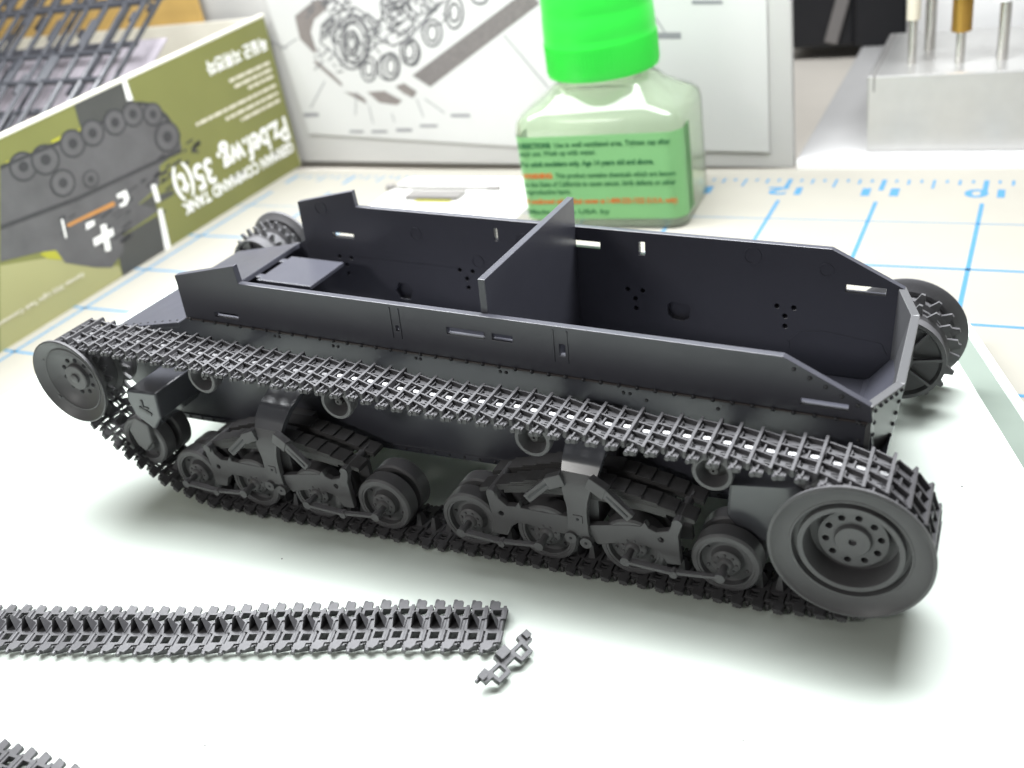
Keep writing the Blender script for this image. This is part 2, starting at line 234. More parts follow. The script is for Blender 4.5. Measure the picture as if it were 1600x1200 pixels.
ELLIPSES = [[(4.15, 3.73), (4.06, 3.51), (3.93, 3.3), (3.76, 3.12), (3.56, 2.99), (3.35, 2.91), (3.15, 2.88), (2.96, 2.92), (2.81, 3.01), (2.69, 3.16), (2.63, 3.35), (2.62, 3.57), (2.67, 3.8), (2.76, 4.03), (2.9, 4.23), (3.08, 4.4), (3.27, 4.53), (3.48, 4.61), (3.67, 4.63), (3.85, 4.59), (4.0, 4.49), (4.11, 4.35), (4.18, 4.17), (4.19, 3.96), (4.15, 3.73)], [(3.93, 3.74), (3.87, 3.58), (3.77, 3.43), (3.65, 3.3), (3.51, 3.2), (3.36, 3.14), (3.22, 3.12), (3.09, 3.15), (2.98, 3.22), (2.91, 3.33), (2.86, 3.46), (2.86, 3.62), (2.89, 3.79), (2.96, 3.96), (3.06, 4.11), (3.18, 4.23), (3.32, 4.33), (3.47, 4.38), (3.61, 4.4), (3.73, 4.37), (3.84, 4.3), (3.91, 4.2), (3.95, 4.06), (3.96, 3.91), (3.93, 3.74)], [(3.7, 3.73), (3.66, 3.62), (3.6, 3.52), (3.53, 3.44), (3.45, 3.38), (3.37, 3.34), (3.28, 3.33), (3.21, 3.35), (3.15, 3.39), (3.11, 3.46), (3.09, 3.54), (3.09, 3.65), (3.11, 3.75), (3.15, 3.86), (3.21, 3.95), (3.28, 4.03), (3.36, 4.1), (3.45, 4.13), (3.53, 4.14), (3.6, 4.13), (3.66, 4.08), (3.7, 4.01), (3.72, 3.93), (3.72, 3.83), (3.7, 3.73)], [(3.59, 3.73), (3.57, 3.66), (3.53, 3.6), (3.48, 3.55), (3.43, 3.51), (3.38, 3.48), (3.33, 3.48), (3.28, 3.49), (3.25, 3.51), (3.22, 3.56), (3.21, 3.61), (3.21, 3.68), (3.22, 3.75), (3.25, 3.81), (3.29, 3.88), (3.33, 3.93), (3.38, 3.97), (3.43, 3.99), (3.49, 4.0), (3.53, 3.99), (3.57, 3.96), (3.59, 3.92), (3.61, 3.86), (3.61, 3.8), (3.59, 3.73)], [(4.08, 3.74), (4.01, 3.55), (3.9, 3.38), (3.78, 3.23), (3.64, 3.12), (3.49, 3.05), (3.35, 3.03), (3.22, 3.06), (3.11, 3.14), (3.04, 3.26), (3.0, 3.41), (3.0, 3.59), (3.04, 3.78), (3.12, 3.97), (3.22, 4.14), (3.35, 4.29), (3.49, 4.4), (3.64, 4.46), (3.78, 4.48), (3.9, 4.44), (4.0, 4.37), (4.07, 4.25), (4.11, 4.1), (4.11, 3.92), (4.08, 3.74)], [(4.2, 2.85), (4.15, 2.74), (4.09, 2.64), (4.01, 2.55), (3.93, 2.49), (3.83, 2.45), (3.74, 2.44), (3.66, 2.45), (3.59, 2.5), (3.54, 2.57), (3.51, 2.66), (3.51, 2.76), (3.53, 2.87), (3.57, 2.98), (3.63, 3.08), (3.71, 3.16), (3.8, 3.22), (3.89, 3.26), (3.98, 3.27), (4.06, 3.25), (4.13, 3.21), (4.18, 3.14), (4.21, 3.06), (4.21, 2.95), (4.2, 2.85)], [(4.05, 2.85), (4.02, 2.79), (3.99, 2.73), (3.95, 2.68), (3.9, 2.65), (3.84, 2.63), (3.79, 2.62), (3.75, 2.63), (3.71, 2.65), (3.68, 2.69), (3.67, 2.74), (3.66, 2.8), (3.68, 2.86), (3.7, 2.93), (3.74, 2.98), (3.78, 3.03), (3.83, 3.07), (3.88, 3.09), (3.93, 3.09), (3.98, 3.09), (4.01, 3.06), (4.04, 3.02), (4.06, 2.97), (4.06, 2.91), (4.05, 2.85)], [(5.16, 2.9), (5.12, 2.79), (5.06, 2.68), (4.98, 2.59), (4.88, 2.53), (4.78, 2.48), (4.68, 2.47), (4.59, 2.49), (4.52, 2.54), (4.46, 2.61), (4.43, 2.7), (4.42, 2.81), (4.44, 2.93), (4.48, 3.04), (4.55, 3.15), (4.63, 3.23), (4.73, 3.3), (4.82, 3.34), (4.92, 3.35), (5.01, 3.33), (5.08, 3.29), (5.14, 3.22), (5.17, 3.12), (5.18, 3.02), (5.16, 2.9)], [(4.98, 2.91), (4.96, 2.84), (4.92, 2.78), (4.88, 2.72), (4.83, 2.68), (4.78, 2.66), (4.73, 2.65), (4.69, 2.66), (4.65, 2.69), (4.62, 2.73), (4.61, 2.79), (4.61, 2.85), (4.62, 2.92), (4.65, 2.99), (4.68, 3.05), (4.73, 3.11), (4.77, 3.15), (4.83, 3.17), (4.87, 3.18), (4.92, 3.17), (4.95, 3.14), (4.98, 3.1), (4.99, 3.04), (5.0, 2.98), (4.98, 2.91)], [(6.03, 3.36), (5.99, 3.25), (5.93, 3.15), (5.85, 3.07), (5.76, 3.0), (5.67, 2.96), (5.57, 2.95), (5.48, 2.97), (5.41, 3.01), (5.35, 3.08), (5.32, 3.18), (5.31, 3.28), (5.33, 3.39), (5.37, 3.5), (5.43, 3.61), (5.51, 3.69), (5.6, 3.76), (5.7, 3.79), (5.79, 3.8), (5.88, 3.78), (5.95, 3.74), (6.0, 3.67), (6.04, 3.58), (6.05, 3.48), (6.03, 3.36)], [(5.88, 3.37), (5.85, 3.3), (5.82, 3.24), (5.77, 3.19), (5.72, 3.15), (5.67, 3.13), (5.61, 3.12), (5.57, 3.13), (5.52, 3.16), (5.49, 3.2), (5.48, 3.26), (5.47, 3.32), (5.48, 3.39), (5.51, 3.45), (5.54, 3.51), (5.59, 3.57), (5.64, 3.6), (5.69, 3.63), (5.75, 3.63), (5.79, 3.62), (5.83, 3.6), (5.86, 3.55), (5.88, 3.5), (5.89, 3.44), (5.88, 3.37)], [(7.09, 3.91), (7.05, 3.8), (6.99, 3.71), (6.91, 3.62), (6.82, 3.56), (6.72, 3.52), (6.62, 3.51), (6.53, 3.53), (6.45, 3.58), (6.39, 3.65), (6.35, 3.74), (6.33, 3.84), (6.35, 3.95), (6.39, 4.05), (6.45, 4.15), (6.53, 4.23), (6.62, 4.29), (6.72, 4.33), (6.82, 4.34), (6.91, 4.32), (6.99, 4.27), (7.05, 4.2), (7.09, 4.12), (7.1, 4.02), (7.09, 3.91)], [(6.92, 3.92), (6.9, 3.85), (6.86, 3.79), (6.82, 3.73), (6.77, 3.69), (6.71, 3.67), (6.66, 3.66), (6.61, 3.67), (6.56, 3.7), (6.53, 3.75), (6.51, 3.8), (6.51, 3.87), (6.52, 3.94), (6.54, 4.01), (6.58, 4.07), (6.62, 4.12), (6.67, 4.16), (6.73, 4.18), (6.78, 4.19), (6.83, 4.18), (6.88, 4.15), (6.91, 4.11), (6.93, 4.05), (6.93, 3.99), (6.92, 3.92)], [(8.02, 4.49), (7.98, 4.36), (7.92, 4.25), (7.85, 4.15), (7.76, 4.08), (7.67, 4.04), (7.59, 4.02), (7.5, 4.04), (7.44, 4.1), (7.39, 4.18), (7.36, 4.28), (7.35, 4.4), (7.37, 4.53), (7.41, 4.65), (7.47, 4.76), (7.54, 4.86), (7.62, 4.93), (7.71, 4.97), (7.8, 4.98), (7.88, 4.96), (7.95, 4.91), (8.0, 4.83), (8.03, 4.73), (8.03, 4.61), (8.02, 4.49)], [(7.88, 4.5), (7.85, 4.43), (7.82, 4.36), (7.78, 4.31), (7.73, 4.27), (7.68, 4.25), (7.63, 4.24), (7.59, 4.25), (7.55, 4.28), (7.52, 4.32), (7.51, 4.38), (7.5, 4.45), (7.51, 4.52), (7.53, 4.59), (7.57, 4.65), (7.61, 4.7), (7.65, 4.74), (7.7, 4.77), (7.75, 4.77), (7.8, 4.76), (7.84, 4.73), (7.86, 4.69), (7.88, 4.63), (7.88, 4.57), (7.88, 4.5)], [(9.0, 4.9), (8.98, 4.85), (8.94, 4.8), (8.89, 4.76), (8.83, 4.73), (8.75, 4.72), (8.68, 4.71), (8.61, 4.73), (8.54, 4.75), (8.49, 4.79), (8.45, 4.83), (8.44, 4.89), (8.44, 4.94), (8.46, 4.99), (8.5, 5.04), (8.55, 5.08), (8.62, 5.11), (8.69, 5.13), (8.76, 5.13), (8.84, 5.12), (8.9, 5.09), (8.95, 5.06), (8.99, 5.01), (9.0, 4.96), (9.0, 4.9)], [(5.12, 2.88), (5.08, 2.77), (5.01, 2.67), (4.91, 2.58), (4.81, 2.51), (4.69, 2.47), (4.57, 2.46), (4.46, 2.48), (4.37, 2.53), (4.29, 2.6), (4.25, 2.69), (4.23, 2.79), (4.25, 2.9), (4.29, 3.01), (4.37, 3.11), (4.46, 3.2), (4.57, 3.26), (4.69, 3.3), (4.8, 3.31), (4.91, 3.29), (5.0, 3.25), (5.07, 3.18), (5.12, 3.09), (5.13, 2.98), (5.12, 2.88)], [(6.09, 3.31), (6.05, 3.2), (5.99, 3.11), (5.92, 3.03), (5.84, 2.96), (5.75, 2.93), (5.67, 2.92), (5.59, 2.93), (5.52, 2.98), (5.47, 3.04), (5.45, 3.13), (5.44, 3.23), (5.45, 3.33), (5.49, 3.43), (5.55, 3.53), (5.62, 3.61), (5.7, 3.67), (5.79, 3.7), (5.87, 3.71), (5.95, 3.7), (6.01, 3.65), (6.06, 3.59), (6.09, 3.51), (6.1, 3.41), (6.09, 3.31)]]
LINES = [[(2.25, 4.29), (3.18, 4.83), (3.87, 4.9), (4.72, 4.34), (4.48, 4.01)], [(2.25, 4.29), (2.06, 3.83), (2.88, 3.13)], [(2.95, 4.84), (3.21, 5.17)], [(4.72, 4.34), (5.04, 4.72), (5.03, 5.05)], [(4.45, 3.89), (5.09, 3.58), (5.56, 3.73), (6.31, 4.2), (6.95, 4.6), (7.42, 4.9)], [(5.16, 4.37), (5.8, 4.67), (6.12, 4.27), (5.31, 3.85)], [(5.4, 4.75), (5.99, 4.88), (6.31, 4.48)], [(5.4, 4.19), (6.05, 4.55)], [(4.96, 4.16), (5.6, 3.9)], [(6.53, 4.85), (6.88, 4.61), (7.21, 4.86)], [(6.58, 4.46), (7.05, 4.76)], [(2.25, 4.06), (3.24, 4.53)], [(2.17, 3.94), (3.22, 4.36)], [(2.19, 4.12), (3.23, 4.65)], [(3.8, 4.68), (4.56, 4.29)], [(5.23, 4.09), (5.65, 4.35)], [(5.53, 3.62), (6.03, 3.93)], [(6.18, 3.98), (6.62, 4.35)], [(4.67, 3.77), (5.23, 4.09)], [(1.82, 2.49), (0.87, 1.56)], [(3.1, 2.08), (2.82, 1.27)], [(3.5, 1.58), (3.51, 0.95)], [(4.41, 1.31), (4.44, 1.0)], [(5.57, 1.79), (5.7, 1.17)], [(5.92, 1.78), (6.59, 1.29)], [(9.37, 3.72), (10.76, 1.91)], [(0.2, 3.67), (1.05, 4.0)], [(14.34, 4.11), (14.68, 3.55)], [(-0.49, 4.08), (0.51, 3.7)]]
PAPER = [(-0.07, 0.3), (9.09, -0.0), (17.61, 0.0), (17.77, 4.25), (1.86, 5.25)]
SMUDGE = [[(0.47, 1.36), (1.17, 1.36), (1.13, 1.23), (0.43, 1.23)], [(2.38, 0.71), (3.01, 0.7), (2.98, 0.61), (2.35, 0.62)], [(3.36, 0.7), (4.05, 0.7), (4.03, 0.61), (3.34, 0.61)], [(4.45, 0.76), (5.12, 0.76), (5.1, 0.65), (4.42, 0.65)], [(5.49, 0.9), (6.21, 0.89), (6.19, 0.8), (5.47, 0.81)], [(6.83, 1.25), (7.59, 1.24), (7.57, 1.14), (6.81, 1.15)], [(14.29, 3.57), (15.16, 3.53), (15.15, 3.35), (14.27, 3.39)], [(15.55, 4.39), (16.43, 4.33), (16.43, 4.23), (15.54, 4.28)]]
# ================================================================== setting
ZM = -0.50                                   # top of the cutting mat
G().box((-60, -40, -1.0), (60, 60, -0.8)).build('tabletop', M_table)['kind'] = 'structure'
mt = G().box((-34, -24, -0.8), (34, 17.16, ZM)).build('cutting_mat', M_mat, bev=0.04)
tag(mt, 'off white self healing cutting mat with blue inch grid under the glass', 'cutting mat')
ph = -0.0148; gx, gy = 12.3925, 10.8655
def GR(i, j): return Vector((gx+2.54*(i*cos(ph)-j*sin(ph)), gy+2.54*(i*sin(ph)+j*cos(ph)), 0))
def gline(a, b, wd):
    d = (b-a).normalized(); nrm = Vector((-d.y, d.x, 0))*wd/2
    g = G(); g.prism([(a+nrm)[:2], (b+nrm)[:2], (b-nrm)[:2], (a-nrm)[:2]], XY, ZM+0.002, ZM+0.004)
    g.build('grid_line', M_blue, mt)
for i in range(-9, 7): gline(GR(i, -7), GR(i, 1.50), 0.10 if i % 1 == 0 else 0.05)
for j in range(-7, 1): gline(GR(-12, j), GR(8, j), 0.095)
gline(GR(-12, 1), GR(8, 1), 0.035)
tk = G()
for k in range(-9*8, 6*8):
    i = k/8; ln = 0.34 if k % 8 == 0 else (0.26 if k % 4 == 0 else (0.15 if k % 2 == 0 else 0.09)); wd = 0.065 if k % 8 == 0 else 0.035
    a = GR(i, 2.12); b = GR(i, 2.12-ln/1.1); d = (b-a).normalized(); nr = Vector((-d.y, d.x, 0))*wd
    tk.prism([(a+nr)[:2], (b+nr)[:2], (b-nr)[:2], (a-nr)[:2]], XY, ZM+0.002, ZM+0.004)
tk.build('ruler_ticks', M_blue, mt)['kind'] = 'stuff'
for i, nm in ((0, '10'), (-1, '11'), (-2, '12'), (1, '9'), (-3, '13')):
    c = GR(i, 1.86); wd = 0.95 if len(nm) > 1 else .45
    text(nm, 0.72, frame((c.x+wd/2, c.y, ZM+0.003), (-1, 0, 0), (0, -1, 0), (0, 0, 1)), M_blue, mt, 'inch_number', width=wd, bold=0.02)
# glass plate: a slab lying on the mat
gp = [(-7.75, -16), (-7.75, 7.6), (12.42, 7.6), (21.4, -16)]
gl = G(); gl.prism(gp, XY, ZM+0.004, 0.0); go = gl.build('glass_plate', M_glass, bev=0.05)
tag(go, 'thick green tinted glass work plate under the model tank', 'glass plate')
# bright ground edge on the plate's right side
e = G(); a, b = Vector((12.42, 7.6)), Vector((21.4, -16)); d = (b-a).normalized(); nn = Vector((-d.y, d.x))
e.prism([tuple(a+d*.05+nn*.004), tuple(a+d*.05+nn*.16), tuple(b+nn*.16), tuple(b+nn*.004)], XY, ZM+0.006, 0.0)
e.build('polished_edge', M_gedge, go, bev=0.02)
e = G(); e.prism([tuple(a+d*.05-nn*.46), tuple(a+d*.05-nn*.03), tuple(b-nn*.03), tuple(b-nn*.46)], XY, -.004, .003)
e.build('painted_edge_shade', M_gdark, go)  # band painted like a dark reflection in the glass top
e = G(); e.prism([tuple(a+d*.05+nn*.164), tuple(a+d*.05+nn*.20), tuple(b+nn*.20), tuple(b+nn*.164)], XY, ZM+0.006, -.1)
e.build('painted_edge_shade', M_gdark, go)  # thin shadow line painted along the bright edge

# crumbs and specks on the plate
g = G(); rd = random.Random(21)
for x, y in ((12.9, 2.2), (12.6, -.4), (10.9, -3.4), (4.2, -5.6), (2.9, -2.1)):
    g.cyl((x, y, .0005), (x, y, .012), rd.uniform(.010, .02), 6)
g.build('plastic_crumbs', M_dkgr)['kind'] = 'stuff'

# ================================================================== the model tank (hull frame: x along, y away, z up)
W = 3.77; TH = 0.12
tank = empty('model_tank', (0, 0, 0), (-0.0361, 0.0642, 0))
tag(tank, 'half built dark grey plastic model tank hull without turret, running gear and track fitted', 'model tank')
def zg(x, y=-0.8): return -0.004+0.0643*x+0.036*y
top = [(0, 3.18), (0, 3.99), (1.37, 4.31), (1.40, 3.99), (10.46, 3.99), (11.62, 3.42), (11.66, 3.18)]
slots = [rect(.70, 3.28, 1.22, 3.38), rect(4.43, 3.52, 4.49, 3.62), rect(5.36, 3.60, 6.02, 3.72), rect(6.14, 3.61, 6.48, 3.72), rect(7.24, 3.50, 7.33, 3.70), rect(10.72, 3.30, 11.34, 3.40)]
fslots = [rect(.73, 3.30, 1.23, 3.40), rect(4.41, 3.57, 4.47, 3.81), rect(5.45, 3.60, 6.50, 3.73), rect(7.22, 3.57, 7.33, 3.81), rect(10.72, 3.27, 11.34, 3.40)]
g = G(); g.prism(top, XZ, 0, TH, slots); g.build('side_plate', M_hull, tank, bev=0.012)
# raised frames round the two vertical grooves, and the thin notch lines
for x in (4.36, 4.52, 7.15, 7.37):
    G().box((x-.012, -0.014, 3.40), (x+.012, 0.002, 3.93)).build('groove_edge', M_hull, tank)
for x in (4.44, 7.26):
    pass
# far plate with its moulded holes
fh = [circ(2.24, 2.27, .20, .20, 6), [(7.73, 2.66), (7.80, 2.72), (8.10, 2.70), (8.14, 2.62), (8.12, 2.44), (8.02, 2.38), (7.82, 2.40), (7.74, 2.48)]]
for x0 in (0.94, 3.72, 7.13, 9.78):
    for dx, z in ((-.14, 2.88), (.14, 2.88), (0, 2.71), (.01, 2.52)): fh.append(circ(x0+dx, z, .045, .045, 8))
far = [(0, 1.69), (0, 3.99), (1.37, 4.31), (1.40, 3.99), (10.46, 3.99), (11.62, 3.42), (11.66, 2.2), (11.22, 1.69)]
g = G(); g.prism(far, XZ, W-TH, W, fslots+fh); g.build('side_plate', M_hull, tank, bev=0.012)
g = G(); g.prism([(-1.95, 1.3), (11.5, 1.3), (11.5, 3.16), (0, 3.16), (-.3, 2.99), (-1.95, 2.62)], XZ, W-.004, W+.10); g.build('far_lower_side', M_hull, tank)
# faint moulded rings and the recessed outline on the inner face
for (x, z, r) in ((5.0, 3.6, .16), (2.7, 3.55, .13), (9.2, 3.75, .15), (.55, 3.9, .14), (4.0, 3.1, .13), (10.4, 3.62, .12)):
    g = G(); g.lathe([(r, 0), (r, .010), (r-.02, .010), (r-.02, 0)], (x, W-TH, z), (0, -1, 0), 20); g.build('ejector_ring', M_hull, tank)
rl = [(9.90, 1.9), (9.86, 2.25), (10.05, 2.45), (10.45, 2.50), (11.35, 2.40), (11.45, 2.2)]
g = G()
for a, b in zip(rl, rl[1:]): g.bar((a[0], W-TH-.006, a[1]), (b[0], W-TH-.006, b[1]), .012, .025)
g.build('recess_outline', M_hull, tank)
# lower side wall of the near side
bz = lambda x: 0.945+0.054*x
low = [(-1.95, 1.55), (-1.95, 2.60), (-.30, 2.99), (0, 3.16), (11.62, 3.16), (11.72, 2.60), (11.45, 1.85), (10.9, bz(10.9)), (-1.2, bz(-1.2))]
g = G(); g.prism(low, XZ, 0.035, 0.14); g.build('lower_side_wall', M_hull, tank, bev=0.01)
G().box((0.02, -0.022, 3.155), (11.60, 0.034, 3.182)).build('seam_strip', M_seam, tank)
# bottom angle strip
g = G(); g.prism([(-1.1, bz(-1.1)), (10.8, bz(10.8)), (10.8, bz(10.8)+.10), (-1.1, bz(-1.1)+.10)], XZ, 0.012, 0.04); g.build('bottom_flange', M_hull, tank)
# rivets: too small to be picked apart one by one
g = G()
for k in range(42): g.dome((.12+k*.277, -0.022, 3.17), (0, -1, 0), .036, .03, 8)
for k in range(40): g.dome((-.9+k*.285, 0.012, bz(-.9+k*.285)+.05), (0, -1, 0), .030, .026, 8)
for k in range(1, 6):
    t = k/5.5; g.dome((10.40+1.16*t, 0, 3.93-.57*t), (0, -1, 0), .034, .03, 8)
for x, z in ((4.7, 3.05), (4.78, 3.05), (3.1, 3.04), (3.2, 3.04), (8.2, 3.02), (8.3, 3.02), (8.55, 2.95), (11.5, 2.85), (11.5, 2.62), (11.5, 2.45), (1.9, 3.05), (2.0, 3.05), (6.2, 3.05), (6.3, 3.05), (11.55, 3.1), (9.6, 3.0)):
    g.dome((x, 0.035, z), (0, -1, 0), .030, .026, 8)
g.build('side_rivets', M_rivet, tank)['kind'] = 'stuff'
# rounded end: near chamfer, end plate, far chamfer
P = [(11.64, 0.0), (11.96, .71), (11.93, 2.80), (11.62, W)]
def endplate(a, b, k_):
    a3, b3 = Vector((a[0], a[1], 0)), Vector((b[0], b[1], 0)); d = (b3-a3); L = d.length; d.normalize(); n_ = Vector((d.y, -d.x, 0))
    g = G()
    def fn(u, v, t): q = a3+d*u-n_*t; lean = (3.42-v)*0.12*((u/L) if k_ == 0 else (1-u/L if k_ == 2 else 1)); q -= Vector((lean, 0, 0)); return (q.x, q.y, v)
    g.prism([(0.004, 1.7), (L-.004, 1.7), (L-.004, 3.42), (0.004, 3.42)], fn, 0, .13)
    return g, a3, d, L, n_
for k in range(3):
    g, a3, d, L, n_ = endplate(P[k], P[k+1], k)
    g.build('end_plate', M_end, tank, bev=0.012)
g = G()
for k, cnt in ((0, 5), (2, 5)):
    _, a3, d, L, n_ = endplate(P[k], P[k+1], k)
    pts = [(.08, 3.33-.185*i) for i in range(6)]+[(L-.07, 3.36-.185*i) for i in range(6)]+[(.08+(L-.15)*i/5, 3.355) for i in range(1, 5)]
    for u, v in pts:
        q = a3+d*u-Vector(((3.42-v)*.12*(u/L if k == 0 else 1-u/L), 0, 0)); g.dome((q.x, q.y, v), n_, .033, .028, 8)
g.build('end_rivets', M_rivet, tank)['kind'] = 'stuff'
# floor, sloping end floor, divider, glacis, inner panel
g = G(); g.prism([(-1.9, .15), (11.22, .15), (11.22, W-TH-.003), (-1.9, W-TH-.003)], XY, 1.60, 1.69); g.build('floor', M_hull, tank)
g = G(); g.prism([(11.2, 1.60), (11.86, 2.45), (11.86, 2.62), (11.2, 1.70)], XZ, .15, W-TH-.01); g.build('sloping_floor', M_hull, tank)
g = G(); g.prism([(-1.2, bz(-1.2)), (10.9, bz(10.9)), (11.4, 1.85), (11.3, 1.60), (10.6, 1.58), (-1.2, 1.2)], XZ, .145, W+.05); g.build('belly', M_hull, tank)
g = G(); g.box((5.93, TH+.003, 1.70), (6.05, W-TH-.003, 4.54)); g.build('divider', M_hull, tank, bev=0.012)
def slant(p0, p1, th, y0, y1):
    d = Vector((p1[0]-p0[0], 0, p1[1]-p0[1])).normalized(); n_ = Vector((d.z, 0, -d.x))*th
    return [(p0[0], p0[1]), (p1[0], p1[1]), (p1[0]+n_.x, p1[1]+n_.z), (p0[0]+n_.x, p0[1]+n_.z)]
g = G(); g.prism(slant((-.26, 3.03), (-1.95, 2.68), -.10, 0, 0), XZ, 0.02, W-.02); g.build('front_deck_plate', M_hull, tank, bev=0.012)
g = G()
for i in range(9): g.dome((-.36-i*.19, .12, 3.012-i*.19*.207), (-.2, 0, 1), .022, .018, 6)
g.build('deck_rivets', M_rivet, tank)['kind'] = 'stuff'
g = G(); g.prism([(-1.95, 2.58), (-2.05, 2.0), (-1.3, 1.1), (-1.2, 1.2), (-1.9, 2.0), (-1.85, 2.58)], XZ, .15, W-.02); g.build('nose_plate', M_hull, tank)
g = G(); g.box((.02, 1.97, 2.95), (1.28, 3.12, 3.03)); g.box((-.12, 2.1, 2.96), (.02, 2.25, 3.02)); g.box((-.12, 2.85, 2.96), (.02, 3.0, 3.02))
g.build('hatch_panel', M_hull, tank, bev=0.012)

# ------------------------------------------------------------------ wheels
def bolts(g, c, s, r, d, n, br, h):
    for k in range(n):
        a = 2*pi*(k+.3)/n; g.dome((c[0]+r*cos(a), c[1]+s*d, c[2]+r*sin(a)), (0, s, 0), br, h, 8)
def toothed(g, c, r, y, n, h, ph=0.0):
    for k in range(n):
        a = 2*pi*k/n+ph
        e = Vector((cos(a), 0, sin(a))); t = Vector((-sin(a), 0, cos(a)))
        b0 = Vector((c[0], y, c[2]))+e*(r-.02); tip = b0+e*(h+.02)
        q = [b0-t*.075, b0+t*.075, tip+t*.018, tip-t*.018]
        v = [p+Vector((0, -.03, 0)) for p in q]+[p+Vector((0, .03, 0)) for p in q]
        g.add(v, [(0,1,2,3),(7,6,5,4),(0,4,5,1),(1,5,6,2),(2,6,7,3),(3,7,4,0)])
def big_wheel(cx, cz, R, yf, s, kind, pitch_r):
    """yf = y of the outer lip, s = -1 near side / +1 far side (outward)"""
    e = empty('idler_wheel' if kind == 'deep' else 'drive_wheel', (cx, 0, cz), parent=tank); c = (0, yf, 0); q = (0, s, 0)
    g = G()
    if kind == 'deep':
        prof = [(R*.80, -.11), (R*.92, -.065), (R*.985, -.04), (R, -.03), (R, 0), (R*.965, .012), (R*.94, -.005), (R*.93, -.02), (R*.745, -.085), (R*.735, -.075), (R*.715, -.075), (R*.70, -.17), (R*.65, -.17), (R*.64, -.075), (R*.575, -.075), (R*.555, -.13), (R*.545, -.42), (R*.42, -.44)]
    else:
        prof = [(R*.80, -.13), (R*.90, -.085), (R*.985, -.06), (R, -.04), (R, 0), (R*.97, .01), (R*.95, -.01), (R*.76, -.10), (R*.75, -.085), (R*.735, -.085), (R*.72, -.11), (R*.52, -.20), (R*.46, -.23), (R*.30, -.24)]
    g.lathe(prof, c, q, 72); g.build('rim', M_run, e)
    g = G()
    if kind == 'deep':
        q_ = lambda u, v, d: (u, yf+s*d, v)
        g.prism(circ(0, 0, R*.425, None, 48), q_, -.44, -.315, [circ(0, 0, R*.23, None, 32)]+[circ(R*.335*cos(2*pi*(k+.3)/10), R*.335*sin(2*pi*(k+.3)/10), R*.046, None, 10) for k in range(10)])
        g.build('hub_ring', M_run, e, bev=.012)
        g = G(); g.lathe([(R*.235, -.33), (R*.225, -.27), (R*.21, -.25), (R*.05, -.245), (R*.042, -.30), (.001, -.30)], c, q, 40); g.build('hub_cap', M_run, e)
    else:
        g.lathe([(R*.31, -.24), (R*.30, -.17), (R*.28, -.155), (R*.11, -.155), (R*.10, -.12), (R*.05, -.11), (.001, -.11)], c, q, 32)
        g.build('hub', M_run, e)
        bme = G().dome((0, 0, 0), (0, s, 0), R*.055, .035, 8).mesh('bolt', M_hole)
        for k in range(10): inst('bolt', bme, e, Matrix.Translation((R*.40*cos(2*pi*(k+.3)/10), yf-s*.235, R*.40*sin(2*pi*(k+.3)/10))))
    # drum and toothed rings behind the dish
    rd = pitch_r-.10; yi = yf-s*.16; yo = yf-s*1.05
    k0 = -.47 if kind == 'deep' else -.255
    g = G(); g.lathe([(rd*.35, k0), (rd*.70, k0), (rd*.86, k0+.02 if kind == 'deep' else -.22), (rd*.86, -.20), (rd*.92, -.26), (rd*.96, -.30), (rd*.96, -.36), (rd*.8, -.40), (rd*.8, -.68), (rd*.96, -.72), (rd*.96, -.78), (rd*.90, -.82), (rd*.90, -1.02), (rd*.94, -1.04), (rd*.94, -1.09), (rd*.86, -1.09), (rd*.80, -1.02), (rd*.30, -.98), (rd*.30, -1.10), (.001, -1.10)], c, q, 48)
    g.build('drum', M_run, e)
    n = 19
    gear = []
    for k in range(n):
        for da, rr in ((-.34, rd*.95), (-.10, rd*.95+.16), (.10, rd*.95+.16), (.34, rd*.95)): gear.append((rr*cos(2*pi*(k+da)/n), rr*sin(2*pi*(k+da)/n)))
    for d_ in (-.33, -.75):
        g = G(); g.prism(gear, lambda u, v, d: (u, yf+s*d, v), d_-.03, d_+.03, [circ(0, 0, rd*.86, None, 36)]); g.build('toothed_ring', M_run, e)
    me = G().bar((rd*.3, yf-s*1.06, 0), (rd*.86*cos(.12), yf-s*1.06, rd*.86*sin(.12)), .05, .06, (0, 1, 0)).mesh('spoke', M_run)
    for k in range(8): inst('spoke', me, e, Matrix.Rotation(2*pi*k/8, 4, 'Y'))
    return e
NR = (11.67, 2.03); NL = (-1.80, 2.27)
big_wheel(NR[0], NR[1]+.04, 1.03, -1.385, -1, 'deep', .90)
big_wheel(NL[0], NL[1]+.04, .83, -1.385, -1, 'dish', .70)
big_wheel(NR[0]-.05, NR[1]-.08, 1.01, W+1.33, 1, 'deep', .90)
big_wheel(NL[0], NL[1], .83, W+1.33, 1, 'dish', .70)

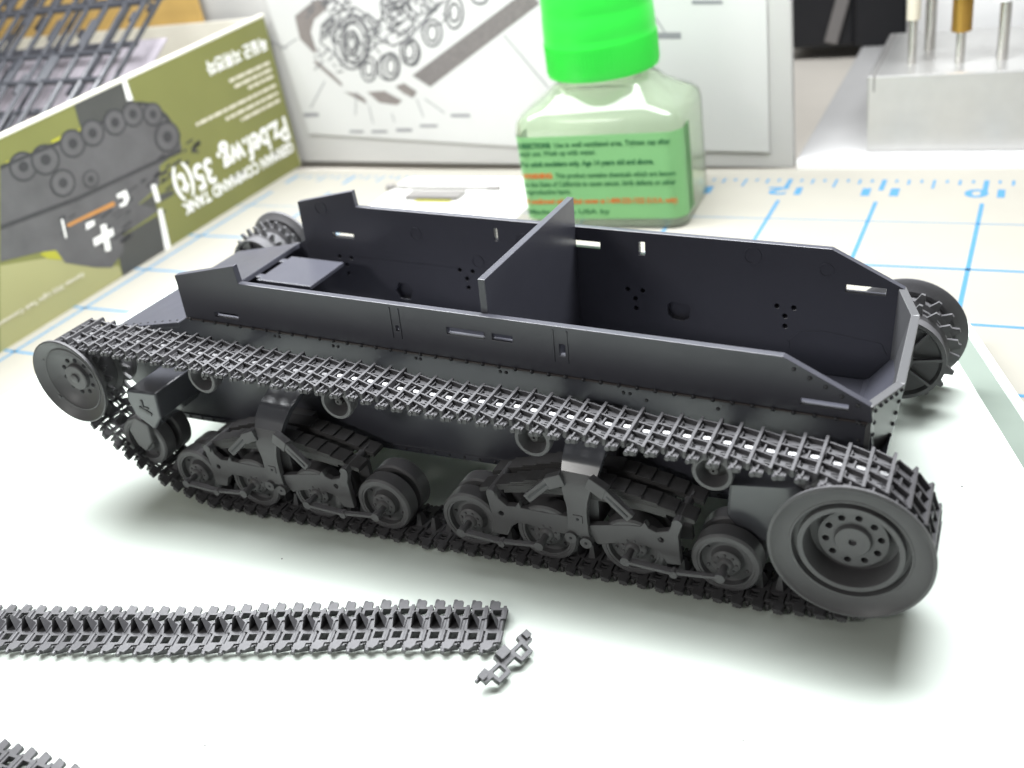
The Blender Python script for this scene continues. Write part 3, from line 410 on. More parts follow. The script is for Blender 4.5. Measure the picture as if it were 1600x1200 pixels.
RW = .50
def road_wheel_meshes():
    g = G(); f = -1.05
    tyre = G().lathe([(.40, -.02), (.415, .0), (RW-.03, .0), (RW, -.03), (RW, -.27), (RW-.03, -.30), (.36, -.30)], (0, f, 0), (0, -1, 0), 44).mesh('tyre', M_run)
    rim = G().lathe([(.415, -.012), (.395, -.005), (.375, -.01), (.37, -.10), (.30, -.13), (.24, -.12), (.215, -.08), (.21, -.02), (.19, .0), (.12, .01), (.10, .05), (.08, .06), (.001, .06)], (0, f, 0), (0, -1, 0), 40).mesh('rim', M_run)
    b = G()
    for k in range(8):
        a = 2*pi*k/8; b.dome((.15*cos(a), f-.003, .15*sin(a)), (0, -1, 0), .026, .025, 6)
    for k in range(6):
        a = 2*pi*k/6+.2; b.dome((.32*cos(a), f+.12, .32*sin(a)), (0, -1, 0), .03, .03, 6)
    bolt = b.mesh('hub_bolts', M_run)
    inner = G().lathe([(.20, .0), (RW-.03, .0), (RW, -.03), (RW, -.27), (RW-.03, -.30), (.1, -.30)], (0, f+.42, 0), (0, -1, 0), 40).mesh('inner_disc', M_run)
    return tyre, rim, bolt, inner
RWM = road_wheel_meshes()
wx = [.34, 1.68, 3.01, 4.35, 5.98, 7.30, 8.66, 10.03]
def road_wheel(x, z):
    e = empty('road_wheel', (x, 0, z), parent=tank)
    for me, nm in zip(RWM, ('tyre', 'rim', 'hub_bolts', 'inner_disc')):
        o = inst(nm, me, e, Matrix.Rotation(random.uniform(0, 6), 4, 'Y'))
        if nm == 'hub_bolts': o['kind'] = 'stuff'
for x in wx: road_wheel(x, zg(x, -1.0)+.565)
road_wheel(-.78, 1.03)
# return rollers
rm = G().lathe([(.17, -.21), (.21, -.04), (.225, .0), (.275, .0), (.29, -.02), (.29, -.10), (.265, -.12), (.265, -.24), (.24, -.26), (.1, -.28)], (0, -.95, 0), (0, -1, 0), 36).mesh('roller_rim', M_run)
hm = G().lathe([(.18, -.20), (.07, -.19), (.065, -.07), (.05, -.06), (.02, -.06), (.015, -.09), (.001, -.09)], (0, -.95, 0), (0, -1, 0), 24).mesh('roller_hub', M_shaded)  # dark tone stands for the shade deep inside the roller
for x in (.97, 3.72, 7.14, 9.79):
    e = empty('return_roller', (x, 0, 2.60), parent=tank)
    inst('roller_rim', rm, e, Matrix()); inst('roller_hub', hm, e, Matrix())
    G().cyl((0, -.70, 0), (0, .03, 0), .08).build('roller_axle', M_run, e)

# ------------------------------------------------------------------ suspension bogie (built where the right one stands, then copied)
def rrect(x0, y0, x1, y1, r, n=6):
    o = []
    for cx_, cy_, a0 in ((x1-r, y1-r, 0), (x0+r, y1-r, 90), (x0+r, y0+r, 180), (x1-r, y0+r, 270)):
        for k_ in range(n+1):
            a = radians(a0+90*k_/n); o.append((cx_+r*cos(a), cy_+r*sin(a)))
    return o
def bogie():
    e = empty('bogie', (0, 0, 0), parent=tank)
    # curved hanger strap
    pr = [(0.03, 2.78, 7.56, 8.24), (-.25, 2.74, 7.56, 8.24), (-.50, 2.62, 7.56, 8.22), (-.74, 2.52, 7.57, 8.20), (-.91, 2.38, 7.58, 8.18), (-1.02, 2.22, 7.60, 8.15), (-1.08, 2.08, 7.62, 8.09), (-1.11, 1.94, 7.63, 8.05), (-1.12, 1.80, 7.66, 8.02), (-1.12, 1.65, 7.69, 8.00), (-1.12, 1.45, 7.69, 8.00), (-1.12, 1.25, 7.68, 8.01), (-1.12, 1.16, 7.66, 8.03)]
    for sl, m_, nm in ((pr[:6], M_gloss, 'hanger_arch'), (pr[5:], M_run, 'hanger_plate')):
        fine = []
        for p, q in zip(sl, sl[1:]): fine += [tuple(p[i]+(q[i]-p[i])*k_/3 for i in range(4)) for k_ in range(3)]
        fine.append(sl[-1]); up_ = sl is not None and m_ is M_gloss
        g = G(); g.sheet([[(a, y, z), ((a*2+b)/3, y, z), ((a+2*b)/3, y, z), (b, y, z)] for y, z, a, b in fine], (lambda i: (0, .06, -.08)) if up_ else (lambda i: (0, .10, -.03)), True)
        g.build(nm, m_, e)
    g = G(); g.cyl((7.74, -1.17, 1.12), (7.74, -1.0, 1.12), .095, 14); g.build('strap_foot', M_run, e, bev=0.01)
    G().cyl((7.98, -1.17, 1.08), (7.98, -1.0, 1.08), .095, 14).build('strap_foot', M_run, e, bev=0.01)
    G().box((7.78, -1.135, 1.40), (7.93, -1.10, 1.54)).build('strap_boss', M_run, e, bev=0.01)
    g = G()
    for x, y, z in ((7.74, -1.172, 1.12), (7.98, -1.172, 1.08), (7.855, -1.137, 1.47)): g.dome((x, y, z), (0, -1, 0), .026, .01, 8)
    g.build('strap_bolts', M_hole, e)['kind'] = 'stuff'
    # side beams
    h = 10
    for poly, hc, nm in ((BEAML, (6.55, 1.2), 'beam'), (BEAMR, (9.1, 1.36), 'beam')):
        g = G(); g.prism(poly, XZ, -1.06, -.95, [circ(hc[0], hc[1], .045, .045, 10)]); g.build('side_beam', M_run, e, bev=0.012)
        g = G(); g.prism(poly, XZ, -.45, -.36); g.build('inner_beam', M_run, e)
    g = G()
    for x, z in ((6.42, 1.57), (9.34, 1.72)): G().cyl((x, -1.09, z), (x, -.3, z), .075, 12).build('spring_pin', M_run, e)
    g.cyl((7.85, -1.0, 1.15), (7.85, .03, 1.15), .14, 14); g.box((7.6, -.9, 1.2), (8.1, .03, 2.0)); g.build('pivot', M_run, e)
    # leaf springs
    def leaf(L, zc, y0, y1, droop, th, x0=7.86):
        rows = []; n = 9
        for i in range(n):
            s_ = -L+2*L*i/(n-1); z = zc-droop*(s_/1.7)**2+.064*s_; rows.append([(x0+s_, y0, z), (x0+s_, y1, z)])
        g = G(); g.sheet(rows, lambda i: (0, 0, -th)); g.build('spring_leaf', M_shaded, e, bev=0.005, seg=1)
    for y0, y1 in ((-.96, -.66), (-.50, -.20)):
        leaf(1.28, 1.80, y0+.01, y1-.01, .22, .07)
        leaf(1.70, 1.885, y0, y1, .24, .080)
        for k, L in enumerate((1.42, 1.16, .92, .68, .46)): leaf(L, 1.915+.031*k, y0, y1, .24, .029)
    # clip arms beside the strap
    g = G()
    g.bar((7.64, -1.06, 2.12), (7.40, -1.10, 2.02), .20, .14, (0, 1, 0)); g.bar((7.44, -1.09, 2.05), (7.08, -1.16, 1.70), .15, .10, (0, 1, 0)); g.build('spring_clip', M_run, e, bev=0.012)
    g = G(); g.bar((8.04, -1.06, 2.16), (8.32, -1.12, 2.05), .20, .14, (0, 1, 0)); g.bar((8.28, -1.12, 2.08), (8.70, -1.16, 1.74), .15, .10, (0, 1, 0)); g.build('spring_clip', M_run, e, bev=0.012)
    G().bar((8.34, -1.17, 2.03), (8.66, -1.215, 1.77), .03, .012, (0, 1, 0)).build('clip_groove', M_rivet, e); G().bar((7.40, -1.15, 2.01), (7.12, -1.212, 1.74), .03, .012, (0, 1, 0)).build('clip_groove', M_rivet, e)
    # link rods between the wheel pairs
    for xa, xb in ((5.98, 7.30), (8.66, 10.03)):
        za, zb_ = zg(xa, -1)+.565, zg(xb, -1)+.565; y = -1.33
        g = G(); xm = xa+.52*(xb-xa); zm = za+.52*(zb_-za)-.06
        g.bar((xa, y, za), (xm, y, zm), .05, .11, (0, 1, 0)); g.bar((xm, y, zm), (xb, y, zb_), .05, .08, (0, 1, 0))
        for x, z, r in ((xa, za, .075), (xb, zb_, .075), (xm, zm-.02, .06)): g.cyl((x, y-.05, z), (x, y+.06, z), r, 12)
        g.cyl((xa, y, za), (xa, -1.0, za), .055, 10); g.cyl((xb, y, zb_), (xb, -1.0, zb_), .055, 10)
        g.build('link_rod', M_run, e, bev=0.008)
    return e
b0 = bogie()
b1 = copy_tree(b0, tank); b1.location = (-5.64, 0, -.3626)

# front guide wheel bracket, its box, and the rear bracket
g = G(); g.prism([(-.72, 2.20), (.0, 2.25), (-.05, 1.72), (-.29, 1.44), (-.66, 1.68), (-.75, 2.0)], XZ, -1.15, .03); g.build('bracket_box', M_gloss, tank, bev=0.04)
g = G(); g.box((-.50, -1.165, 1.80), (-.22, -1.148, 1.86), Matrix.Translation((-.36, 0, 1.85)) @ Matrix.Rotation(radians(24), 4, 'Y') @ Matrix.Translation((.36, 0, -1.85)))
g.box((-.42, -1.165, 1.90), (-.38, -1.148, 2.05)); g.box((-.38, -1.166, 1.88), (-.28, -1.148, 1.92)); g.build('bracket_slot', M_rivet, tank)
g = G(); g.prism([(-.98, 1.30), (-.75, 1.62), (-.45, 1.50), (-.48, 1.12), (-.70, .88), (-.86, .98)], XZ, -1.14, -1.02); g.build('swing_arm', M_run, tank, bev=0.03)
g = G(); g.prism([(9.94, 1.75), (9.96, 2.30), (10.9, 2.45), (11.2, 2.2), (11.0, 1.5), (10.59, 1.44), (10.19, 1.47)], XZ, -.72, .03); g.build('idler_bracket', M_gloss, tank, bev=0.04)
G().cyl((NR[0], -.9, NR[1]), (NR[0]-.2, .1, NR[1]), .25, 20).build('axle', M_hull, tank)
G().cyl((NL[0], -.9, NL[1]), (NL[0], .1, NL[1]), .22, 20).build('axle', M_hull, tank)
G().cyl((NR[0]-.25, W+.9, NR[1]), (NR[0]-.35, W-.1, NR[1]), .25, 20).build('axle', M_hull, tank)
G().cyl((NL[0], W+.9, NL[1]), (NL[0], W-.1, NL[1]), .22, 20).build('axle', M_hull, tank)

# ------------------------------------------------------------------ one track link, along x, y across, +z = ground side
def link_mesh(seed=0, loose=False):
    g = G(); rd = random.Random(seed)
    out = [(-.12, -.46), (.02, -.46), (.03, -.34), (.15, -.33), (.15, -.12), (.08, -.11), (.08, .11), (.15, .12), (.15, .33), (.05, .34), (.04+rd.uniform(-.01, .01), .42), (-.01, .48), (-.06, .465), (-.12, .48),
           (-.13, .35), (-.10, .34), (-.10, .12), (-.15, .11), (-.15, -.11), (-.10, -.12), (-.10, -.34), (-.13, -.35)]
    holes = [rect(-.06, .15, .115, .315), rect(-.06, -.315, .115, -.15)]
    holes = [rect(-.03, .155, .115, .295), rect(-.03, -.295, .115, -.155)] if not loose else [rect(-.06, .16, .075, .295), rect(-.06, -.295, .075, -.16)]
    g.prism(out, XY, -.032, .0 if loose else .018, holes)
    # outer face: deep open cells between thin ribs, one tall cross bar
    g.box((.078, -.40, -.01), (.120, .36 if loose else .50, .098))
    for y, x0, k_ in ((-.36, -.155, .085), (-.115, -.16, .065), (.125, -.15, .055), (.37, -.15, .05)): g.prism([(x0, y-.013+k_), (x0, y+.013+k_), (.085, y+.013), (.085, y-.013)], XY, -.01, .088)
    g.prism([(-.085, -.09), (-.062, -.09), (-.05, .12), (-.073, .12)], XY, -.01, .080)
    g.prism([(-.155, -.28), (-.135, -.28), (-.135, -.10), (-.155, -.09)], XY, -.01, .050); g.prism([(-.15, .14), (-.13, .15), (-.125, .36), (-.145, .38)], XY, -.01, .050)
    for y in () if loose else (-.225, .255): g.box((-.11, y-.012, -.01), (.085, y+.012, .040))
    g.box((-.065, -.46, -.01), (-.043, -.345, .074)); g.box((-.10, -.48, -.03), (.0, -.42, .045))
    # knuckles and pins
    for a, b in ((-.32, -.13), (.13, .32)): g.cyl((.125, a, .0), (.125, b, .0), .036, 8)
    for a, b in ((-.50, -.42), (.44, .52)): g.cyl((-.105, a, .0), (-.105, b, .0), .036, 8)
    # inner guide tooth: three thin walls, open at one side
    A_, B_, C_, D_ = (-.10, .08), (-.06, -.10), (.05, -.10), (.07, .08)
    T_ = [(-.045, .02), (-.03, -.04), (.015, -.04), (.02, .02)]
    for (p, q, tp, tq) in ((A_, B_, T_[0], T_[1]), (B_, C_, T_[1], T_[2]), (C_, D_, T_[2], T_[3])):
        v = [(*p, -.03), (*q, -.03), (*tq, -.24), (*tp, -.24)]; m_ = Vector((-.01, 0, 0)); k_ = .80
        v2 = [(x*k_+m_.x*(1-k_), y*k_+.01*(1-k_), z) for x, y, z in v]
        g.add(v+v2, [(0,1,2,3),(7,6,5,4),(0,4,5,1),(1,5,6,2),(2,6,7,3),(3,7,4,0)])
    return g.mesh('track_link', M_trk)
LM = [link_mesh(k) for k in range(3)]; LL = [link_mesh(k, True) for k in range(3)]
PILL = G(); PILL.prism(rrect(-.035, -.028, .075, .028, .024, 3), lambda u, v, d: (u, v*.95+.01, .050+v*.31+d), 0, .016); PILL2 = PILL.mesh('glint_pill', M_trk); PILL = PILL.mesh('glint_pill', M_glint)  # pills added and tilted to catch the lamp as glints
# path of the plate line in the hull frame (x, z); clockwise seen from the near side
path = []
def arc(c, r, a0, a1, n): return [(c[0]+r*cos(radians(a0+(a1-a0)*k/n)), c[1]+r*sin(radians(a0+(a1-a0)*k/n))) for k in range(n+1)]
path += arc(NL, .70, 185, 92, 12)
for x in (-1.0, 0, .97, 2.3, 3.72, 5.4, 7.14, 8.5, 9.79, 10.7): path.append((x, 2.965-(0.03 if x in (2.3, 5.4, 8.5) else 0.0)))
path += arc(NR, .90, 88, -30, 14)
path += [(12.28, 1.35), (11.95, 1.02), (11.45, zg(11.45)+.13), (10.9, zg(10.9)+.085)]
for x in (10, 8, 6, 4, 2.4, 1.6): path.append((x, zg(x)+.075))
path += [(.8, .09), (.0, .22), (-.6, .46), (-1.15, .86), (-1.75, 1.36), (-2.25, 1.82)]
def resample(pts, step):
    P_ = [Vector((a, b)) for a, b in pts]; P_.append(P_[0]); fine = []
    n = len(P_)-1
    for i in range(n):
        p0, p1, p2, p3 = P_[(i-1) % n], P_[i], P_[i+1], P_[(i+2) % n]
        for k in range(12):
            t = k/12; fine.append(.5*((2*p1)+(p2-p0)*t+(2*p0-5*p1+4*p2-p3)*t*t+(3*p1-p0-3*p2+p3)*t**3))
    fine.append(fine[0]); L = [0]
    for a, b in zip(fine, fine[1:]): L.append(L[-1]+(b-a).length)
    N = round(L[-1]/step); st = L[-1]/N; out = []; j = 0
    for k in range(N):
        s_ = k*st
        while L[j+1] < s_: j += 1
        f = (s_-L[j])/max(1e-9, L[j+1]-L[j]); out.append(fine[j].lerp(fine[j+1], f))
    return out, st
pts, st = resample(path, .281)
track = empty('track', (0, -.80, 0), parent=tank)
n = len(pts)
for k in range(n):
    a, b = pts[k-1], pts[(k+1) % n]; t = (b-a).normalized(); nv = Vector((-t.y, t.x))   # travelling right along the top: outward is up
    jit = random.uniform(-.010, .010); ta = random.uniform(-.08, .08); t = Vector((t.x*cos(ta)-t.y*sin(ta), t.x*sin(ta)+t.y*cos(ta))); nv = Vector((-t.y, t.x))
    M = frame((pts[k].x, random.uniform(-.022, .022), pts[k].y+jit), (t.x, 0, t.y), (0, 1, 0), (nv.x, 0, nv.y))
    lk = inst('track_link', LM[k % 3], track, M)
    if nv.y > .5 and pts[k].x < 11.9: q = inst('glint_pill', PILL if pts[k].x > 3.6 else PILL2, track, M)  # polished pills only along the glinting stretch of the top run

# ================================================================== loose track on the glass
def strip(name, label, p0, d, n, s0, wob):
    d = Vector((d[0], d[1], 0)).normalized(); side = Vector((-d.y, d.x, 0))
    e = empty(name, (p0[0], p0[1], 0)); tag(e, label, 'track strip', 'loose track strips')
    for k in range(n):
        s_ = (k-s0)*.281; sag = wob*sin(k*.75+1)
        o = d*s_+side*(.04*sin(k*.23)+random.uniform(-.008, .008)); tl = random.uniform(-.05, .05)
        x = Vector((d.x, d.y, .04*cos(k*.75+1)*wob/.03+tl)).normalized(); z = -x.cross(side).normalized(); z = Vector((0, 0, -1))*1.0 if z.z > 0 else z
        y = z.cross(x).normalized(); z = x.cross(y)
        M = frame((o.x, o.y, .125+sag), x, y, z); inst('track_link', LL[k % 3], e, M)
    return e
strip('track_strip', 'long loose strip of dark track links on the glass before the tank', (7.47, -2.54), (8.15, 2.35), 40, 40.2, .012)
strip('track_strip', 'short end of a track strip cut off by the lower left corner', (3.05, -7.02), (1.55, .02), 12, 11.6, .02)
e = empty('loose_track_link', (7.62, -3.18, .17)); tag(e, 'single dark track link tilted against the right end of the long track strip', 'track link', 'loose single track links')
M = Matrix.Rotation(radians(-17), 4, 'Z') @ Matrix.Rotation(radians(24), 4, 'Y')
g = G(); g.prism([(-.11, -.47), (.05, -.47), (.05, -.35), (.17, -.34), (.17, -.11), (.06, -.10), (.06, .10), (.17, .11), (.17, .34), (.05, .35), (.05, .47), (-.11, .47), (-.12, .33), (-.05, .32), (-.05, .12), (-.15, .11), (-.15, -.11), (-.05, -.12), (-.05, -.32), (-.12, -.33)], XY, -.05, .05, [rect(.0, .15, .115, .30), rect(.0, -.30, .115, -.15)])
g.box((-.15, -.09, .03), (-.02, .09, .11)); g.box((-.10, -.50, .02), (.0, -.40, .09)); g.box((-.10, .40, .02), (.0, .50, .09)); g.cyl((-.06, -.56, .02), (-.06, -.46, .02), .035, 8)
inst('link_body', g.mesh('link_body', M_trk), e, M)
e = empty('loose_track_link', (7.75, -5.13, .06)); tag(e, 'single dark track link just poking in at the bottom edge of the photo', 'track link', 'loose single track links')
inst('link_body', LL[1], e, Matrix.Rotation(radians(100), 4, 'Z'))

# ================================================================== kit box with sprues
bx = empty('kit_box', (-11, 6, ZM)); tag(bx, 'open olive green model kit box standing with its printed side upside down', 'box')
off = (11, -6, -ZM)
def K(g, name, m, **k): o = g.build(name, m, bx, **k); o.matrix_parent_inverse = Matrix.Translation(off); return o
def at_bx(o): o.matrix_parent_inverse = Matrix.Translation(off); return o
yb = 17.72
g = G(); g.prism([(-7, ZM+.003), (17.60, ZM+.003), (17.80, 4.86), (12, 4.70), (6.12, 4.53), (-7, 4.30)], YZ, -11.12, -11.0); K(g, 'printed_side', M_olive)
g = G(); g.prism([(-7, 4.303), (6.12, 4.533), (12, 4.703), (17.82, 4.863), (17.84, 4.96), (12, 4.80), (6.12, 4.63), (-7, 4.40)], YZ, -11.16, -10.985); K(g, 'rim', M_card, bev=.02)
g = G(); g.box((-30, 17.62, ZM+.003), (-11.125, 17.78, 4.86)); K(g, 'end_wall', M_card)
g = G(); g.box((-30, -7, ZM+.003), (-29.8, 17.6, 4.7)); K(g, 'back_wall', M_card)
g = G(); g.box((-29.8, -7, ZM+.003), (-11.125, 17.6, ZM+.1)); K(g, 'bottom', M_card)
lay = {'light': 1, 'charcoal': 2, 'yellow': 3, 'grey': 4, 'dark': 6, 'orange': 7, 'white': 8}
pm = {'light': M_olvlt, 'charcoal': M_char, 'yellow': M_yel, 'grey': M_gprt, 'dark': M_gprd, 'orange': M_orng, 'white': M_wprt}
for k_, polys in ART.items():
    g = G(); d = -11+.0025*lay[k_]
    for i_, p_ in enumerate(polys):
        g = G(); g.prism(p_, YZ, d+.00022*i_, d+.0006+.00022*i_)
        K(g, 'printed_'+{'light': 'panel', 'charcoal': 'block', 'yellow': 'patch', 'grey': 'vehicle', 'dark': 'track', 'orange': 'stripe', 'white': 'marking'}[k_], pm[k_])
g = G(); g2 = G(); g3 = G()
for i_, (y, z, r) in enumerate(ARTWHEELS):
    r *= .74
    d = -11+.0025*5+.0015*i_
    for nm, k_, n_, d0, m_ in (('printed_tyre', 1, 22, .0003, M_gprd), ('printed_wheel', .84, 22, .0008, M_gprt), ('printed_hub', .36, 16, .0013, M_gprd)):
        g = G(); g.prism(circ(y, z, r*k_, r*.86*k_, n_), YZ, d+d0, d+d0+.0003); K(g, nm, m_)
# smaller printed shapes on the vehicle: plates, rivet lines, shade
g = G(); rd = random.Random(3)
for k_ in range(46):
    y = rd.uniform(6.5, 13.5); zb0 = 1.2+.14*(y-6) if k_ % 2 else .6+.10*(y-6); z = zb0+rd.uniform(-.5, .7); a, b = rd.uniform(.1, .5), rd.uniform(.03, .12)
    if 6.3 < y < 13 and -.1 < z < 2.6: g.prism([(y, z), (y+a, z+.12*a), (y+a, z+b+.12*a), (y, z+b)], YZ, -11+.0162, -11+.0168)
K(g, 'printed_detail', M_gprd)['kind'] = 'stuff'
def boxtext(body, y0, zbase, cap, width, m, bold, name):
    t = text(body, cap/.69, frame((-11+.022, y0, zbase), (0, -1, 0), (0, 0, -1), (1, 0, 0)), m, bx, name, width=width, bold=bold); return at_bx(t)
boxtext('Pz.bef.wg. 35(t)', 17.42, 1.42, .80, 6.15, M_wprt, .03, 'box_title')
boxtext('GERMAN COMMAND TANK', 17.42, .50, .36, 6.1, M_wprt, .018, 'box_subtitle')
boxtext('독일군 지휘전차', 17.55, 4.21, .34, 3.25, M_wprt, .015, 'box_heading')
boxtext('German 35(t) Light Tank Command Version', 6.86, .26, .12, 3.9, M_cprt, .004, 'box_caption')
g = G(); rd = random.Random(5)
for z, y1 in ((3.38, 15.2), (3.14, 15.35), (2.90, 15.95), (2.58, 13.1), (2.30, 14.5), (2.04, 15.2)):
    y = 17.42
    while y > y1:
        w_ = min(rd.uniform(.18, .5), y-y1+.05); g.prism(rect(y-w_, z-.05, y, z+.055), YZ, -11+.021, -11+.0225); y -= w_+.06
K(g, 'small_print', M_cprt)['kind'] = 'stuff'

# sprue frames leaning in the box
be = radians(30)
def SP(x, t, d=0): return Vector((x, 12+t*cos(be)-d*sin(be), 5.0+t*sin(be)+d*cos(be)))
cards = empty('instruction_booklet', tuple(SP(-20, -4, -1.0))); tag(cards, 'grey mottled booklet leaning behind the sprues in the box', 'booklet')
g = G(); O = SP(-20, -4, -1.0)
g.add([SP(a, b, c)-O for c in (-1.0, -1.06) for a, b in ((-12.2, -4), (-28, -4), (-28, 2.0), (-12.2, 2.0))], [(0,1,2,3),(4,7,6,5),(0,4,5,1),(1,5,6,2),(2,6,7,3),(3,7,4,0)]); g.build('cover', M_camo, cards)
och = empty('ochre_card', (-20, 17.84, ZM+.003)); tag(och, 'ochre brown cardboard sheet standing between the kit box and the white board', 'cardboard')
G().box((-8, 0, 0), (6.2, .08, 8.5)).build('sheet', M_ochre, och)
def sprue(name, label, x0, x1, d, t0, t1, sp, bars, seed):
    e = empty(name, tuple(SP(x0, t0, d))); tag(e, label, 'sprue', 'sprue frames in the kit box'); O = SP(x0, t0, d); rd = random.Random(seed)
    for t in bars: G().cyl(SP(x0, t, d)-O, SP(x1, t, d)-O, .10, 8).build('runner', M_sprue, e)
    x = x0
    while x > x1:
        a = t0+rd.uniform(-.3, .3); b = t1+rd.uniform(-.4, .4)
        G().cyl(SP(x, a, d)-O, SP(x-.15, b, d)-O, .085, 8).build('rod', M_sprue, e)
        for k in range(4):
            t = rd.uniform(t0, t1); l_ = rd.uniform(.25, .9)
            p_ = SP(x-.3*sp, t, d)-O; q_ = SP(x-.3*sp, t+l_, d)-O
            g = G(); kind = rd.random()
            if kind < .55: g.cyl(p_, q_, rd.uniform(.06, .13), 8)
            else: g.bar(p_, q_, rd.uniform(.12, .34), .12, (1, 0, 0))
            g.bar(SP(x, t+.1, d)-O, SP(x-.3*sp, t+.1, d)-O, .05, .05); g.build('kit_part', M_sprue, e)
        x -= sp*rd.uniform(.85, 1.15)
sprue('sprue_frame', 'blue grey sprue frame lying uppermost across the open kit box', -12.3, -26, 0.15, -3.2, 5, .80, (-.9, .25, 2.4, 4.6), 2)
sprue('sprue_frame', 'darker sprue frame half hidden beneath the top one in the kit box', -12.6, -26, -.45, -3.4, 5, 1.3, (-1.6, 1.2, 3.3), 9)

# ================================================================== backing board and instruction sheet
Bo = Vector((-11, 18.05, 0)); ed = Vector((18.27, -.82, 0)).normalized(); nb = Vector((ed.y, -ed.x, 0))   # nb points to the camera
def BD(s_, z, d): return Bo+ed*s_+nb*d+Vector((0, 0, z))
bd = empty('backing_board', tuple(BD(18.29, ZM, 0))); tag(bd, 'white upright board standing along the back of the cutting mat', 'board'); O = BD(18.29, ZM, 0)
g = G(); g.prism([(-16, ZM), (18.29, ZM), (18.29, 11), (-16, 11)], lambda u, v, d: BD(u, v, d)-O, -.25, 0); g.build('panel', M_board, bd, bev=.02)
pp = empty('instruction_sheet', tuple(BD(10, 0, .01))); tag(pp, 'white instruction sheet with an exploded line drawing of the tank, leaning on the board', 'instruction sheet'); O2 = BD(10, 0, .01)
PF = lambda u, v, d: BD(u, v, d)-O2
pl = [(0.45, .58), (9.36, .12), (17.6, -.02), (17.72, 10.6), (-.2, 10.6)]
g = G(); g.prism(pl, PF, .03, .045); g.build('paper', M_paper, pp)
def stroke(g, line, wd, d):
    for a, b in zip(line, line[1:]):
        a, b = Vector(a), Vector(b); t = (b-a)
        if t.length < 1e-4: continue
        t.normalize(); q = Vector((-t.y, t.x))*wd/2; a = a-t*wd*.3; b = b+t*wd*.3
        g.add([PF(*(a+q), d), PF(*(b+q), d), PF(*(b-q), d), PF(*(a-q), d)], [(0, 1, 2, 3)])
g = G()
for l_ in ELLIPSES: stroke(g, l_, .075, .049)
for l_ in LINES[:-13]: stroke(g, l_, .06, .050)
rd = random.Random(11)
for k_ in range(230):                                   # the dense inner linework of the drawing
    t = rd.uniform(0, 1); s_ = 2.3+5.2*t+rd.uniform(-1.0, 1.0); z = 3.2+2.0*t+rd.uniform(-.5, 1.6); a = rd.choice((.55, 2.2, 1.5, .1)); ln = rd.uniform(.1, .55)
    if z > 5.8: continue
    stroke(g, [(s_, z), (s_+ln*cos(a), z+ln*sin(a))], .05, .051)
g.build('line_drawing', M_ink, pp)['kind'] = 'stuff'
g = G()
for l_ in LINES[-13:]: stroke(g, l_, .04, .0495)
for q in SMUDGE: g.add([PF(u, v, .0495) for u, v in q], [(0, 1, 2, 3)])
g.build('leader_lines', M_inklt, pp)['kind'] = 'stuff'
g = G(); 
g.prism(BANDS[0], PF, .0465, .048); g.build('drawn_track', M_band, pp)
g = G()
for b_ in BANDS[1:]: G().prism(b_, PF, .0465, .048).build('drawn_track', M_band, pp)
g = G()
(ax_, ay_), (bx_, by_), (cx_, cy_), (dx_, dy_) = BANDS[0]
for k_ in range(60):
    t = k_/59; p_ = (ax_+(bx_-ax_)*t, ay_+(by_-ay_)*t); q_ = (dx_+(cx_-dx_)*t, dy_+(cy_-dy_)*t); stroke(g, [p_, q_], .025, .0515)
g.build('drawn_track_lines', M_ink, pp)['kind'] = 'stuff'

# ================================================================== cement bottle
ba = .06; bw, bdp = 4.64, 3.0
bt = empty('cement_bottle', (0.755, 12.418, ZM+.004), (0, 0, ba)); tag(bt, 'square clear bottle of cement with a bright green screw cap and green label', 'bottle')
FLIP = False
def body(sc_):
    sec = []
    cx_, cy_ = bw/2, bdp/2
    for z, ins, r in ((0.0, .10, .35), (.06, 0, .42), (2.78, 0, .42), (2.98, .04, .45), (3.14, .14, .55), (3.30, .36, .75), (3.54, .76, .7), (3.72, .95, .55)):
        sec.append((z, rrect(ins+sc_, ins*.6+sc_, bw-ins-sc_, bdp-ins*.6-sc_, min(r, (bdp-1.2*ins-2*sc_)/2-.01))))
    for z, rr in ((3.84, 1.22), (3.94, 1.18), (4.6, 1.18)):
        c_ = []
        for k_ in range(28):
            seg_, q = divmod(k_, 7); a = radians(seg_*90+90*q/6); c_.append((cx_+(rr-sc_)*cos(a), cy_+(rr-sc_)*sin(a)))
        sec.append((z, c_))
    v = []; f = []
    for z, l_ in sec: v += [(x, y, z) for x, y in l_]
    for i in range(len(sec)-1):
        for k_ in range(28): f.append((i*28+k_, i*28+(k_+1) % 28, (i+1)*28+(k_+1) % 28, (i+1)*28+k_))
    f.append(tuple(range(27, -1, -1))); m_ = len(sec)-1; f.append(tuple(m_*28+k_ for k_ in range(28)))
    return v, f
g = G(); v, f = body(0); g.add(v, [q[::-1] for q in f] if FLIP else f, True); v2, f2 = body(.07); v2 = [(x, y, min(max(z, .08), 4.5)) for x, y, z in v2]; g.add(v2, f2 if FLIP else [q[::-1] for q in f2], True); g.build('glass_body', M_clear, bt, fix=False)
g = G()
lw = rrect(-.012, -.012, bw+.012, bdp+.012, .43)
wrap = [p_ for p_ in lw[14:21]]+[p_ for p_ in lw[21:28]]        # left front corner, front, right front corner
wrap = [(wrap[0][0], wrap[0][1]+.5)]+wrap+[(wrap[-1][0], wrap[-1][1]+.55)]
g.sheet([[(x, y, .30), (x, y, 2.66)] for x, y in wrap], lambda i: (0, .004, 0)); lb = g.build('label', M_lab, bt)
g = G(); c_ = (bw/2, bdp/2, 0); cap = []
for k_ in range(90):
    pass
g.lathe([(1.30, 4.02), (1.49, 4.02), (1.50, 4.10), (1.49, 4.90), (1.475, 4.97), (1.48, 5.06), (1.46, 5.5), (1.44, 5.60), (1.445, 5.68), (1.41, 6.6), (1.35, 6.75), (.001, 6.77)], c_, (0, 0, 1), 72)
